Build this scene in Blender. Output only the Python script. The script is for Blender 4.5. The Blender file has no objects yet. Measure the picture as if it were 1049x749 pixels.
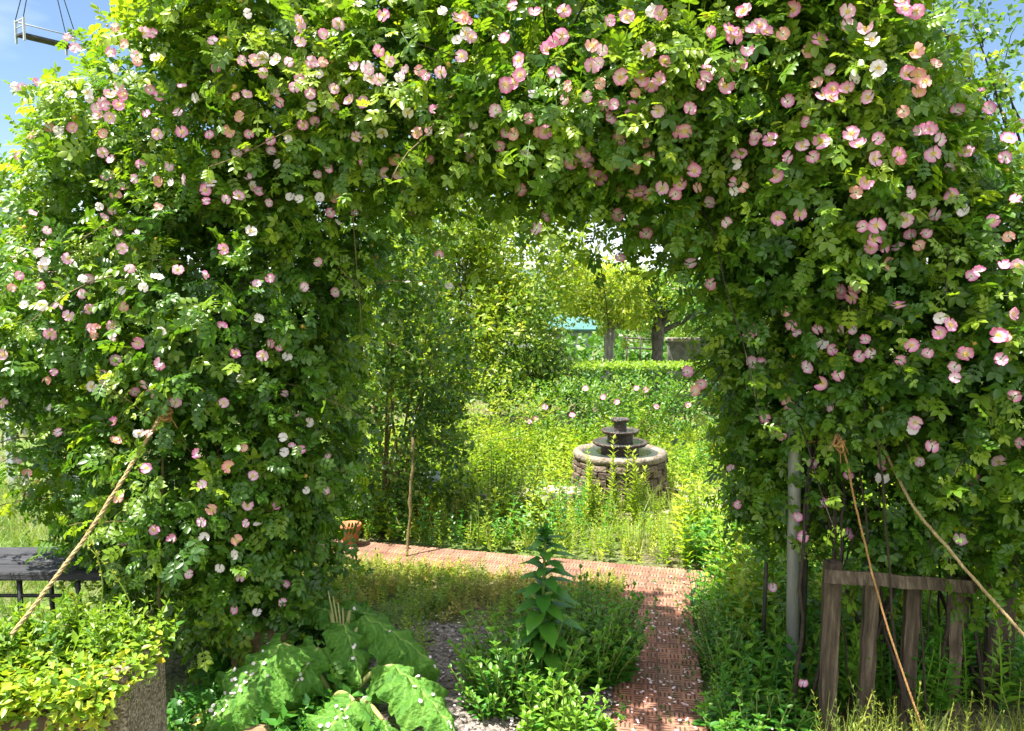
import bpy, math, random
import numpy as np
from mathutils import Vector, Matrix
RNG = np.random.default_rng(7)
random.seed(7)
SC = bpy.context.scene
COL = SC.collection
PI = math.pi
# ------------------------------------------------------------------ camera model
F = 823.0; PITCH = math.radians(5.2); EYE = 1.6
CP, SP = math.cos(PITCH), math.sin(PITCH)
def ray(px, py):
    a = (px - 524.5) / F; b = -(py - 374.5) / F
    return np.array([a, CP + b * SP, -SP + b * CP])
CAMP = np.array([0, 0, EYE])
def P(px, py, depth):                     # point on the photo ray at world y = depth
    d = ray(px, py); return CAMP + d * (depth / d[1])
def G(px, py, z=0.0):                     # point of the photo ray at height z
    d = ray(px, py); return CAMP + d * ((z - EYE) / d[2])
def mpp(depth): return depth / F          # metres per photo pixel, roughly
# ------------------------------------------------------------------ mesh collector
def nrm(v):
    v = np.asarray(v, float); return v / np.maximum(np.linalg.norm(v, axis=-1, keepdims=True), 1e-9)
class Geo:
    def __init__(s): s.v = []; s.l = []; s.t = []; s.tint = []; s.aux = []; s.n = 0
    def add(s, verts, loops, totals, tint=0.5, aux=0.0):
        verts = np.asarray(verts, float).reshape(-1, 3); k = len(verts)
        s.v.append(verts); s.l.append(np.asarray(loops, np.int64).ravel() + s.n); s.t.append(np.asarray(totals, np.int64).ravel())
        s.tint.append(np.full(k, tint, float) if np.isscalar(tint) else np.asarray(tint, float))
        s.aux.append(np.full(k, aux, float) if np.isscalar(aux) else np.asarray(aux, float)); s.n += k
    def faces(s, verts, faces, tint=0.5, aux=0.0):
        s.add(verts, [i for f in faces for i in f], [len(f) for f in faces], tint, aux)
    def inst(s, tm, pos, rot, sc, tint):
        """template tm=(verts,loops,totals,aux); pos (N,3), rot (N,3,3) columns = axes, sc (N,) or (N,3), tint (N,)"""
        tv, tl, tt, ta = tm; N = len(pos)
        if N == 0: return
        sc = np.asarray(sc, float)
        if sc.ndim == 1: sc = sc[:, None]
        V = tv[None] * np.broadcast_to(sc, (N, 3))[:, None, :]
        V = np.einsum('nij,nkj->nki', rot, V) + pos[:, None, :]
        k = len(tv)
        L = (np.asarray(tl)[None] + (np.arange(N) * k)[:, None])
        s.add(V.reshape(-1, 3), L, np.tile(tt, N), np.repeat(tint, k), np.tile(ta, N))
    def tube(s, pts, rad, seg=7, tint=0.5, cap=True, aux=0.0):
        pts = np.asarray(pts, float); n = len(pts)
        rad = np.broadcast_to(np.asarray(rad, float), (n,))
        tg = nrm(np.gradient(pts, axis=0)); up = np.array([0, 0, 1.0])
        if abs(tg[0, 2]) > .9: up = np.array([1.0, 0, 0])
        a = nrm(np.cross(tg[0], up)); V = []
        for i in range(n):
            a = nrm(a - tg[i] * np.dot(a, tg[i])); b = np.cross(tg[i], a)
            th = np.arange(seg) / seg * 2 * PI
            V.append(pts[i] + rad[i] * (np.cos(th)[:, None] * a + np.sin(th)[:, None] * b))
        V = np.concatenate(V); fs = []
        for i in range(n - 1):
            for j in range(seg):
                k = (j + 1) % seg; fs.append((i * seg + j, i * seg + k, (i + 1) * seg + k, (i + 1) * seg + j))
        if cap: fs.append(tuple(range(seg))[::-1]); fs.append(tuple((n - 1) * seg + j for j in range(seg)))
        s.faces(V, fs, tint, aux)
    def box(s, c, size, rot=None, tint=0.5, jit=0.0):
        c = np.asarray(c, float); h = np.asarray(size, float) / 2
        V = np.array([(x, y, z) for x in (-1, 1) for y in (-1, 1) for z in (-1, 1)], float) * h
        if jit: V += RNG.normal(0, jit, V.shape)
        if rot is not None: V = V @ np.array(rot, float).T
        s.faces(V + c, [(0, 1, 3, 2), (4, 6, 7, 5), (0, 4, 5, 1), (2, 3, 7, 6), (0, 2, 6, 4), (1, 5, 7, 3)], tint)
    def grid(s, V, tint=0.5, aux=0.0, closed=False):
        n, m = V.shape[:2]; fs = []
        for i in range(n - 1):
            for j in range(m if closed else m - 1):
                k = (j + 1) % m; fs.append((i * m + j, i * m + k, (i + 1) * m + k, (i + 1) * m + j))
        s.faces(V.reshape(-1, 3), fs, tint if np.isscalar(tint) else np.ravel(tint), aux if np.isscalar(aux) else np.ravel(aux))
    def lathe(s, prof, c=(0, 0, 0), seg=48, noise=0.0, tint=0.5):
        prof = np.asarray(prof, float); th = np.arange(seg) / seg * 2 * PI
        V = np.zeros((len(prof), seg, 3))
        for i, (r, z) in enumerate(prof):
            rr = r * (1 + noise * RNG.normal(0, 1, seg)) if r > 1e-4 else np.zeros(seg)
            V[i, :, 0] = c[0] + rr * np.cos(th); V[i, :, 1] = c[1] + rr * np.sin(th); V[i, :, 2] = c[2] + z + noise * .02 * RNG.normal(0, 1, seg)
        s.grid(V, tint, closed=True)
    def build(s, name, mat, parent=None, smooth=True, bevel=0.0):
        me = bpy.data.meshes.new(name)
        v = np.concatenate(s.v); l = np.concatenate(s.l); t = np.concatenate(s.t)
        me.vertices.add(len(v)); me.vertices.foreach_set('co', v.astype(np.float32).ravel())
        me.loops.add(len(l)); me.loops.foreach_set('vertex_index', l.astype(np.int32))
        me.polygons.add(len(t)); st = np.zeros(len(t), np.int32); st[1:] = np.cumsum(t)[:-1]
        me.polygons.foreach_set('loop_start', st); me.polygons.foreach_set('loop_total', t.astype(np.int32))
        me.polygons.foreach_set('use_smooth', np.full(len(t), smooth))
        for nm, arr in (('tint', s.tint), ('aux', s.aux)):
            at = me.attributes.new(nm, 'FLOAT', 'POINT'); at.data.foreach_set('value', np.concatenate(arr).astype(np.float32))
        me.update(calc_edges=True); me.validate()
        if mat: me.materials.append(mat)
        o = bpy.data.objects.new(name, me); COL.objects.link(o)
        if parent is not None: attach(o, parent)
        if bevel:
            b = o.modifiers.new('bevel', 'BEVEL'); b.width = bevel; b.segments = 2; b.limit_method = 'ANGLE'
        return o
def attach(o, parent):
    o.parent = parent
    m = Matrix.Translation(parent['_w']) if '_w' in parent else Matrix()
    o.matrix_parent_inverse = m.inverted()
def empty(name, loc, label, cat, group=None):
    o = bpy.data.objects.new(name, None); COL.objects.link(o); o.location = [float(x) for x in loc]; o.empty_display_size = .1
    o['_w'] = [float(x) for x in loc]
    tag(o, label, cat, group); return o
def tag(o, label=None, cat=None, group=None, kind=None):
    if label: o['label'] = label
    if cat: o['category'] = cat
    if group: o['group'] = group
    if kind: o['kind'] = kind
    return o
# ------------------------------------------------------------------ materials
def newmat(name):
    m = bpy.data.materials.new(name); m.use_nodes = True; nt = m.node_tree; nt.nodes.clear()
    out = nt.nodes.new('ShaderNodeOutputMaterial'); return m, nt, out
def N(nt, typ, **kw):
    n = nt.nodes.new(typ)
    for k, v in kw.items(): setattr(n, k, v)
    return n
def ramp(nt, fac, stops):
    r = N(nt, 'ShaderNodeValToRGB'); els = r.color_ramp.elements
    while len(els) < len(stops): els.new(.5)
    for e, (p, c) in zip(els, stops): e.position = p; e.color = (*c, 1)
    nt.links.new(fac, r.inputs[0]); return r.outputs[0]
def leaf_mat(name, stops, trans=.35, tcol=(1.5, 1.5, .6), rough=.42, spec=.5, noise=0.0):
    m, nt, out = newmat(name); L = nt.links.new
    at = N(nt, 'ShaderNodeAttribute', attribute_name='tint')
    fac = at.outputs['Fac']
    col = ramp(nt, fac, stops)
    p = N(nt, 'ShaderNodeBsdfPrincipled'); L(col, p.inputs['Base Color']); p.inputs['Roughness'].default_value = rough
    p.inputs['Specular IOR Level'].default_value = spec
    mul = N(nt, 'ShaderNodeVectorMath', operation='MULTIPLY'); L(col, mul.inputs[0]); mul.inputs[1].default_value = tcol
    tr = N(nt, 'ShaderNodeBsdfTranslucent'); L(mul.outputs[0], tr.inputs['Color'])
    mx = N(nt, 'ShaderNodeMixShader'); mx.inputs[0].default_value = trans
    L(p.outputs[0], mx.inputs[1]); L(tr.outputs[0], mx.inputs[2]); L(mx.outputs[0], out.inputs['Surface'])
    return m
def solid_mat(name, stops, scale=8.0, rough=.8, bump=.3, detail=8, stretch=(1, 1, 1), metal=0.0, spec=.4, bscale=None, tint=0.0):
    m, nt, out = newmat(name); L = nt.links.new
    tc = N(nt, 'ShaderNodeTexCoord'); mp = N(nt, 'ShaderNodeMapping'); mp.inputs['Scale'].default_value = stretch
    L(tc.outputs['Object'], mp.inputs[0])
    no = N(nt, 'ShaderNodeTexNoise'); no.inputs['Scale'].default_value = scale; no.inputs['Detail'].default_value = detail; no.inputs['Roughness'].default_value = .65
    L(mp.outputs[0], no.inputs['Vector'])
    fac = no.outputs['Fac']
    if tint:
        at = N(nt, 'ShaderNodeAttribute', attribute_name='tint')
        ma = N(nt, 'ShaderNodeMath', operation='MULTIPLY_ADD'); L(at.outputs['Fac'], ma.inputs[0]); ma.inputs[1].default_value = tint
        sb = N(nt, 'ShaderNodeMath', operation='SUBTRACT'); L(fac, sb.inputs[0]); sb.inputs[1].default_value = tint * .5
        L(sb.outputs[0], ma.inputs[2]); fac = ma.outputs[0]
    col = ramp(nt, fac, stops)
    p = N(nt, 'ShaderNodeBsdfPrincipled'); L(col, p.inputs['Base Color']); p.inputs['Roughness'].default_value = rough
    p.inputs['Metallic'].default_value = metal; p.inputs['Specular IOR Level'].default_value = spec
    n2 = N(nt, 'ShaderNodeTexNoise'); n2.inputs['Scale'].default_value = bscale or scale * 5; n2.inputs['Detail'].default_value = 6
    L(mp.outputs[0], n2.inputs['Vector'])
    bp = N(nt, 'ShaderNodeBump'); bp.inputs['Strength'].default_value = bump; bp.inputs['Distance'].default_value = .02
    L(n2.outputs['Fac'], bp.inputs['Height']); L(bp.outputs[0], p.inputs['Normal']); L(p.outputs[0], out.inputs['Surface'])
    return m
def g(*a): return a
M = {}
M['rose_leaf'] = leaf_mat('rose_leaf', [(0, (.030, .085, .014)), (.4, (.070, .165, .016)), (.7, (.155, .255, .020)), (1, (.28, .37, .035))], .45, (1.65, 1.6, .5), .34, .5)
M['dark_leaf'] = leaf_mat('dark_leaf', [(0, (.025, .070, .010)), (.55, (.070, .155, .016)), (1, (.28, .34, .04))], .38, (1.8, 1.8, .7), .4)
M['yellow_leaf'] = leaf_mat('yellow_leaf', [(0, (.08, .18, .014)), (.5, (.22, .32, .024)), (1, (.46, .46, .045))], .45, (1.5, 1.5, .6), .45)
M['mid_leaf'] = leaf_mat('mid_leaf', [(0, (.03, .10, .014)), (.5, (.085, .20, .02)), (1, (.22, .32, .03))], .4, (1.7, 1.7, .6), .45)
M['weed_leaf'] = leaf_mat('weed_leaf', [(0, (.06, .16, .014)), (.5, (.19, .31, .02)), (1, (.40, .44, .045))], .42, (1.5, 1.5, .5), .45)
M['grass_leaf'] = leaf_mat('grass_leaf', [(0, (.06, .15, .016)), (.5, (.20, .28, .03)), (.8, (.38, .36, .07)), (1, (.5, .42, .16))], .4, (1.4, 1.4, .6), .5)
M['dry_leaf'] = leaf_mat('dry_leaf', [(0, (.10, .17, .02)), (.4, (.28, .30, .04)), (.75, (.42, .35, .09)), (1, (.42, .24, .10))], .35, (1.3, 1.3, .7), .55)
M['mint_leaf'] = leaf_mat('mint_leaf', [(0, (.025, .10, .016)), (.5, (.06, .20, .022)), (1, (.22, .38, .035))], .35, (1.7, 1.8, .6), .4)
M['creeper_leaf'] = leaf_mat('creeper_leaf', [(0, (.06, .17, .015)), (.4, (.19, .32, .025)), (.8, (.38, .43, .035)), (1, (.48, .36, .03))], .4, (1.4, 1.4, .5), .4)
M['stem_green'] = solid_mat('stem_green', [(.3, (.08, .15, .02)), (.7, (.20, .24, .05))], 20, .6, .1)
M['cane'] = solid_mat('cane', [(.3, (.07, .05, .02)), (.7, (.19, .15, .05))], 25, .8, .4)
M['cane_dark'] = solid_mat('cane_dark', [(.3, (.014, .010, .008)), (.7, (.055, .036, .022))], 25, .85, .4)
M['bark'] = solid_mat('bark', [(.3, (.07, .06, .055)), (.5, (.26, .24, .22)), (.68, (.56, .53, .49))], 9, .9, .9, stretch=(3, 3, .5))
M['bark_dark'] = solid_mat('bark_dark', [(.3, (.035, .03, .025)), (.6, (.13, .115, .10)), (.8, (.30, .28, .26))], 14, .9, .9, stretch=(2, 2, 1))
M['wood'] = solid_mat('wood', [(.3, (.018, .012, .009)), (.5, (.080, .054, .036)), (.75, (.23, .17, .12))], 7, .8, .6, stretch=(6, 6, .7), tint=.25)
M['bench_wood'] = solid_mat('bench_wood', [(.25, (.012, .012, .014)), (.55, (.035, .036, .042)), (.8, (.10, .10, .115))], 6, .75, .6, stretch=(.8, 7, 7), tint=.25)
M['steel'] = solid_mat('steel', [(.3, (.20, .20, .195)), (.6, (.30, .30, .29)), (.8, (.40, .39, .37))], 10, .42, .12, stretch=(3, 3, .6), metal=.25)
M['dark_steel'] = solid_mat('dark_steel', [(.3, (.03, .03, .03)), (.7, (.085, .08, .07))], 12, .55, .2, metal=.4)
M['grey_paint'] = solid_mat('grey_paint', [(.3, (.30, .32, .34)), (.7, (.42, .44, .46))], 10, .5, .1)
M['black_plastic'] = solid_mat('black_plastic', [(.3, (.012, .012, .012)), (.7, (.03, .03, .03))], 10, .5, .1)
M['twine'] = solid_mat('twine', [(.3, (.24, .12, .04)), (.6, (.40, .22, .08)), (.85, (.5, .34, .15))], 60, .95, .5)
M['rope'] = solid_mat('rope', [(.3, (.30, .20, .09)), (.6, (.46, .34, .17)), (.85, (.58, .47, .28))], 70, .95, .6)
M['stone_wet'] = solid_mat('stone_wet', [(.25, (.03, .035, .015)), (.42, (.035, .024, .018)), (.6, (.095, .064, .048)), (.8, (.22, .165, .125))], 11, .42, 1.0, spec=.5)
M['stone_rim'] = solid_mat('stone_rim', [(.25, (.07, .075, .035)), (.42, (.13, .105, .075)), (.58, (.25, .20, .155)), (.8, (.42, .36, .30))], 9, .75, 1.0)
M['stone_block'] = solid_mat('stone_block', [(.3, (.05, .034, .026)), (.55, (.15, .108, .08)), (.8, (.34, .27, .21))], 12, .85, .8, tint=.35)
M['kerb_stone'] = solid_mat('kerb_stone', [(.3, (.07, .07, .055)), (.55, (.16, .155, .125)), (.8, (.30, .29, .25))], 12, .9, .6)
M['pale_stone'] = solid_mat('pale_stone', [(.3, (.20, .17, .125)), (.7, (.40, .35, .28))], 6, .9, .5)
M['brown_rock'] = solid_mat('brown_rock', [(.3, (.12, .075, .04)), (.6, (.27, .18, .10)), (.8, (.38, .28, .18))], 10, .9, .8)
M['terracotta'] = solid_mat('terracotta', [(.3, (.30, .09, .035)), (.7, (.48, .17, .07))], 9, .85, .3)
M['soil'] = solid_mat('soil', [(.3, (.02, .014, .009)), (.7, (.07, .05, .03))], 14, .95, .9)
M['teal_roof'] = solid_mat('teal_roof', [(.3, (.035, .11, .10)), (.7, (.065, .165, .15))], 6, .5, .2)
M['shed_wall'] = solid_mat('shed_wall', [(.3, (.17, .19, .20)), (.7, (.34, .36, .37))], 5, .8, .4, stretch=(8, 8, .5))
M['plaster'] = solid_mat('plaster', [(.3, (.55, .52, .49)), (.7, (.70, .68, .65))], 4, .9, .3)
M['pink_plaster'] = solid_mat('pink_plaster', [(.3, (.42, .33, .29)), (.7, (.55, .46, .41))], 4, .9, .3)
M['glass_dark'] = solid_mat('glass_dark', [(.3, (.02, .025, .03)), (.7, (.05, .06, .07))], 3, .1, .02)
M['hill'] = solid_mat('hill', [(.3, (.035, .075, .055)), (.7, (.07, .12, .09))], .05, 1, .3)
M['pale_blue'] = solid_mat('pale_blue', [(.3, (.36, .45, .52)), (.7, (.5, .58, .64))], 8, .5, .1)

def roof_mat():
    m, nt, out = newmat('roof_tiles'); L = nt.links.new
    tc = N(nt, 'ShaderNodeTexCoord'); br = N(nt, 'ShaderNodeTexBrick'); L(tc.outputs['Object'], br.inputs[0])
    br.inputs['Color1'].default_value = (.30, .19, .17, 1); br.inputs['Color2'].default_value = (.42, .30, .28, 1); br.inputs['Mortar'].default_value = (.16, .10, .09, 1)
    br.inputs['Scale'].default_value = 3; br.inputs['Mortar Size'].default_value = .03
    p = N(nt, 'ShaderNodeBsdfPrincipled'); L(br.outputs[0], p.inputs['Base Color']); p.inputs['Roughness'].default_value = .9; L(p.outputs[0], out.inputs[0]); return m
M['roof_tiles'] = roof_mat()

def tile_mat():
    """terracotta tiles of slotted basket weave: squares of ribs that alternate direction"""
    m, nt, out = newmat('terracotta_tiles'); L = nt.links.new
    def math_(op, a, b=None, c=None):
        n = N(nt, 'ShaderNodeMath', operation=op)
        for i, x in enumerate((a, b, c)):
            if x is None: continue
            if isinstance(x, (int, float)): n.inputs[i].default_value = x
            else: L(x, n.inputs[i])
        return n.outputs[0]
    tc = N(nt, 'ShaderNodeTexCoord'); sp = N(nt, 'ShaderNodeSeparateXYZ'); L(tc.outputs['Object'], sp.inputs[0])
    S = 1 / .05
    x = math_('MULTIPLY', sp.outputs[0], S); y = math_('MULTIPLY', sp.outputs[1], S)
    fx = math_('FLOOR', x); fy = math_('FLOOR', y)
    par = math_('PINGPONG', math_('ADD', fx, fy), 1.0)
    ux = math_('FRACT', x); uy = math_('FRACT', y)
    def slots(u, v):
        s = math_('FRACT', math_('MULTIPLY', u, 3.0))
        a = math_('LESS_THAN', math_('ABSOLUTE', math_('SUBTRACT', s, .5)), .20)
        b = math_('LESS_THAN', math_('ABSOLUTE', math_('SUBTRACT', v, .5)), .36)
        return math_('MULTIPLY', a, b)
    sl = N(nt, 'ShaderNodeMix'); L(par, sl.inputs[0]); L(slots(ux, uy), sl.inputs[2]); L(slots(uy, ux), sl.inputs[3]); slot = sl.outputs[0]
    def seam(v, per, w):
        f = math_('FRACT', math_('MULTIPLY', v, 1 / per)); d = math_('ABSOLUTE', math_('SUBTRACT', f, .5)); return math_('GREATER_THAN', d, .5 - w)
    sm = math_('MAXIMUM', seam(sp.outputs[0], .20, .02), seam(sp.outputs[1], .20, .02))
    hole = math_('MAXIMUM', slot, math_('MULTIPLY', sm, .75))
    no = N(nt, 'ShaderNodeTexNoise'); no.inputs['Scale'].default_value = 9; no.inputs['Detail'].default_value = 8; L(tc.outputs['Object'], no.inputs['Vector'])
    base = ramp(nt, no.outputs['Fac'], [(.25, (.21, .085, .05)), (.5, (.38, .165, .10)), (.78, (.50, .28, .18))])
    n3 = N(nt, 'ShaderNodeTexNoise'); n3.inputs['Scale'].default_value = 3.3; n3.inputs['Detail'].default_value = 5; L(tc.outputs['Object'], n3.inputs['Vector'])
    dirt = ramp(nt, n3.outputs['Fac'], [(.5, (0, 0, 0)), (.72, (.75, .75, .75))])
    fl = N(nt, 'ShaderNodeVectorMath', operation='FLOOR'); sc_ = N(nt, 'ShaderNodeVectorMath', operation='SCALE'); L(tc.outputs['Object'], sc_.inputs[0]); sc_.inputs[3].default_value = 5.0; L(sc_.outputs[0], fl.inputs[0])
    wn = N(nt, 'ShaderNodeTexWhiteNoise'); L(fl.outputs[0], wn.inputs[0]); vr = ramp(nt, wn.outputs[0], [(0, (.68, .66, .66)), (1, (1.0, 1.0, 1.0))]); mv = N(nt, 'ShaderNodeMix', data_type='RGBA', blend_type='MULTIPLY'); mv.inputs[0].default_value = 1; L(base, mv.inputs[6]); L(vr, mv.inputs[7]); base = mv.outputs[2]
    m1 = N(nt, 'ShaderNodeMix', data_type='RGBA'); L(dirt, m1.inputs[0]); L(base, m1.inputs[6]); m1.inputs[7].default_value = (.14, .11, .07, 1)
    mx = N(nt, 'ShaderNodeMix', data_type='RGBA'); L(math_('MULTIPLY', hole, .93), mx.inputs[0]); L(m1.outputs[2], mx.inputs[6]); mx.inputs[7].default_value = (.05, .028, .018, 1)
    p = N(nt, 'ShaderNodeBsdfPrincipled'); L(mx.outputs[2], p.inputs['Base Color']); p.inputs['Roughness'].default_value = .85
    h = math_('MULTIPLY_ADD', hole, -1.0, math_('MULTIPLY', no.outputs['Fac'], .25))
    bp = N(nt, 'ShaderNodeBump'); bp.inputs['Strength'].default_value = 1; bp.inputs['Distance'].default_value = .008; L(h, bp.inputs['Height']); L(bp.outputs[0], p.inputs['Normal'])
    L(p.outputs[0], out.inputs[0]); return m
M['tiles'] = tile_mat()

def speckle_mat(name, c1, c2, c3, scale, rough=.9, bump=.8):
    m, nt, out = newmat(name); L = nt.links.new
    tc = N(nt, 'ShaderNodeTexCoord'); vo = N(nt, 'ShaderNodeTexVoronoi'); vo.inputs['Scale'].default_value = scale; L(tc.outputs['Object'], vo.inputs['Vector'])
    sp = N(nt, 'ShaderNodeSeparateColor'); L(vo.outputs['Color'], sp.inputs[0])
    col = ramp(nt, sp.outputs[0], [(0, c1), (.5, c2), (1, c3)])
    n = N(nt, 'ShaderNodeTexNoise'); n.inputs['Scale'].default_value = 2.5; n.inputs['Detail'].default_value = 6; L(tc.outputs['Object'], n.inputs['Vector'])
    st = ramp(nt, n.outputs['Fac'], [(.35, (.55, .5, .45)), (.65, (1, 1, 1))])
    mu = N(nt, 'ShaderNodeMix', data_type='RGBA', blend_type='MULTIPLY'); mu.inputs[0].default_value = 1; L(col, mu.inputs[6]); L(st, mu.inputs[7])
    p = N(nt, 'ShaderNodeBsdfPrincipled'); L(mu.outputs[2], p.inputs['Base Color']); p.inputs['Roughness'].default_value = rough
    bp = N(nt, 'ShaderNodeBump'); bp.inputs['Strength'].default_value = bump; bp.inputs['Distance'].default_value = .006; bp.invert = True
    L(vo.outputs['Distance'], bp.inputs['Height']); L(bp.outputs[0], p.inputs['Normal']); L(p.outputs[0], out.inputs[0]); return m
M['aggregate'] = speckle_mat('aggregate', (.10, .072, .052), (.26, .20, .15), (.50, .42, .34), 130)
M['gravel'] = speckle_mat('gravel', (.07, .058, .05), (.17, .145, .125), (.33, .29, .26), 75)
M['planter_front'] = solid_mat('planter_front', [(.3, (.05, .032, .02)), (.55, (.13, .085, .055)), (.8, (.22, .17, .13))], 5, .9, .8, tint=.2)

def water_mat():
    m, nt, out = newmat('water'); L = nt.links.new
    p = N(nt, 'ShaderNodeBsdfPrincipled'); p.inputs['Base Color'].default_value = (.03, .04, .045, 1); p.inputs['Roughness'].default_value = .05; p.inputs['IOR'].default_value = 1.33; p.inputs['Specular IOR Level'].default_value = .8
    no = N(nt, 'ShaderNodeTexNoise'); no.inputs['Scale'].default_value = 30
    bp = N(nt, 'ShaderNodeBump'); bp.inputs['Strength'].default_value = .25; bp.inputs['Distance'].default_value = .01; L(no.outputs['Fac'], bp.inputs['Height']); L(bp.outputs[0], p.inputs['Normal'])
    L(p.outputs[0], out.inputs[0]); return m
M['water'] = water_mat()

def petal_mat(name, edge, mid, hue=.06):
    """petal pigment: pale at the claw, pink towards the margin (aux = 0 centre .. 1 margin)"""
    m, nt, out = newmat(name); L = nt.links.new
    at = N(nt, 'ShaderNodeAttribute', attribute_name='aux')
    col = ramp(nt, at.outputs['Fac'], [(0, (.78, .72, .30)), (.20, (.84, .76, .66)), (.34, mid), (.58, tuple((a + b) / 2 for a, b in zip(mid, edge))), (.88, edge)])
    oi = N(nt, 'ShaderNodeObjectInfo')
    mix = N(nt, 'ShaderNodeMix', data_type='RGBA')
    md = N(nt, 'ShaderNodeMath', operation='MULTIPLY'); L(oi.outputs['Random'], md.inputs[0]); md.inputs[1].default_value = .22
    L(md.outputs[0], mix.inputs[0]); L(col, mix.inputs[6]); mix.inputs[7].default_value = (.80, .62, .62, 1)
    p = N(nt, 'ShaderNodeBsdfPrincipled'); L(mix.outputs[2], p.inputs['Base Color']); p.inputs['Roughness'].default_value = .55; p.inputs['Specular IOR Level'].default_value = .3
    tr = N(nt, 'ShaderNodeBsdfTranslucent'); L(mix.outputs[2], tr.inputs[0])
    mx = N(nt, 'ShaderNodeMixShader'); mx.inputs[0].default_value = .35; L(p.outputs[0], mx.inputs[1]); L(tr.outputs[0], mx.inputs[2]); L(mx.outputs[0], out.inputs[0]); return m
M['petal_pink'] = petal_mat('petal_pink', (.74, .17, .42), (.83, .58, .66))
M['petal_pale'] = petal_mat('petal_pale', (.78, .32, .54), (.84, .70, .74))
M['petal_white'] = petal_mat('petal_white', (.82, .68, .74), (.85, .80, .78))
M['petal_faded'] = petal_mat('petal_faded', (.74, .27, .27), (.80, .50, .38))
M['petal_fallen'] = petal_mat('petal_fallen', (.78, .60, .70), (.82, .72, .76))
M['stamen'] = solid_mat('stamen', [(.3, (.62, .36, .03)), (.7, (.80, .58, .08))], 60, .7, .1)
M['hip'] = solid_mat('hip', [(.3, (.34, .22, .03)), (.7, (.52, .38, .07))], 30, .6, .1)

def rhubarb_mat():
    m, nt, out = newmat('rhubarb'); L = nt.links.new
    at = N(nt, 'ShaderNodeAttribute', attribute_name='aux')
    tc = N(nt, 'ShaderNodeTexCoord'); no = N(nt, 'ShaderNodeTexNoise'); no.inputs['Scale'].default_value = 14; no.inputs['Detail'].default_value = 8; L(tc.outputs['Object'], no.inputs['Vector'])
    col = ramp(nt, no.outputs['Fac'], [(.3, (.05, .15, .018)), (.55, (.085, .21, .025)), (.8, (.14, .27, .04))])
    mx = N(nt, 'ShaderNodeMix', data_type='RGBA'); L(at.outputs['Fac'], mx.inputs[0]); L(col, mx.inputs[6]); mx.inputs[7].default_value = (.25, .40, .09, 1)
    p = N(nt, 'ShaderNodeBsdfPrincipled'); L(mx.outputs[2], p.inputs['Base Color']); p.inputs['Roughness'].default_value = .6; p.inputs['Specular IOR Level'].default_value = .22
    n2 = N(nt, 'ShaderNodeTexNoise'); n2.inputs['Scale'].default_value = 70; L(tc.outputs['Object'], n2.inputs['Vector'])
    bp = N(nt, 'ShaderNodeBump'); bp.inputs['Strength'].default_value = .9; bp.inputs['Distance'].default_value = .012; L(n2.outputs['Fac'], bp.inputs['Height']); L(bp.outputs[0], p.inputs['Normal'])
    mul = N(nt, 'ShaderNodeVectorMath', operation='MULTIPLY'); L(mx.outputs[2], mul.inputs[0]); mul.inputs[1].default_value = (1.6, 1.7, .6)
    tr = N(nt, 'ShaderNodeBsdfTranslucent'); L(mul.outputs[0], tr.inputs[0])
    ms = N(nt, 'ShaderNodeMixShader'); ms.inputs[0].default_value = .3; L(p.outputs[0], ms.inputs[1]); L(tr.outputs[0], ms.inputs[2]); L(ms.outputs[0], out.inputs[0]); return m
M['rhubarb'] = rhubarb_mat()

def ground_mat():
    m, nt, out = newmat('ground'); L = nt.links.new
    tc = N(nt, 'ShaderNodeTexCoord')
    n1 = N(nt, 'ShaderNodeTexNoise'); n1.inputs['Scale'].default_value = 1.3; n1.inputs['Detail'].default_value = 10; L(tc.outputs['Object'], n1.inputs['Vector'])
    n2 = N(nt, 'ShaderNodeTexNoise'); n2.inputs['Scale'].default_value = 40; n2.inputs['Detail'].default_value = 8; L(tc.outputs['Object'], n2.inputs['Vector'])
    a = ramp(nt, n2.outputs['Fac'], [(.3, (.035, .03, .016)), (.5, (.09, .085, .03)), (.7, (.20, .17, .08))])
    b = ramp(nt, n2.outputs['Fac'], [(.3, (.04, .085, .014)), (.6, (.11, .17, .025))])
    f = ramp(nt, n1.outputs['Fac'], [(.42, (0, 0, 0)), (.58, (1, 1, 1))])
    mx = N(nt, 'ShaderNodeMix', data_type='RGBA'); L(f, mx.inputs[0]); L(a, mx.inputs[6]); L(b, mx.inputs[7])
    p = N(nt, 'ShaderNodeBsdfPrincipled'); L(mx.outputs[2], p.inputs['Base Color']); p.inputs['Roughness'].default_value = .95
    bp = N(nt, 'ShaderNodeBump'); bp.inputs['Strength'].default_value = .8; bp.inputs['Distance'].default_value = .03; L(n2.outputs['Fac'], bp.inputs['Height']); L(bp.outputs[0], p.inputs['Normal'])
    L(p.outputs[0], out.inputs[0]); return m
M['ground'] = ground_mat()

# ------------------------------------------------------------------ leaf templates
def tmpl(verts, faces, aux=None):
    v = np.array(verts, float); return (v, np.array([i for f in faces for i in f]), np.array([len(f) for f in faces]), np.zeros(len(v)) if aux is None else np.array(aux, float))
def leaf_fine(w=.64, fold=.12, droop=.10):
    # y along the leaf, x across, z up : 8 verts
    v = [(0, 0, 0), (-.42 * w, .30, fold * .8), (0, .34, 0), (.42 * w, .30, fold * .8), (-.40 * w, .66, fold * .7 - droop * .5), (0, .70, -droop * .5), (.40 * w, .66, fold * .7 - droop * .5), (0, 1.0, -droop)]
    return tmpl(v, [(0, 2, 1), (0, 3, 2), (1, 2, 5, 4), (2, 3, 6, 5), (4, 5, 7), (5, 6, 7)])
def leaf_simple(w=.5, fold=.10):
    return tmpl([(0, 0, 0), (-.5 * w, .45, fold), (0, 1, -.06), (.5 * w, .45, fold)], [(0, 3, 2), (0, 2, 1)])
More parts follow.
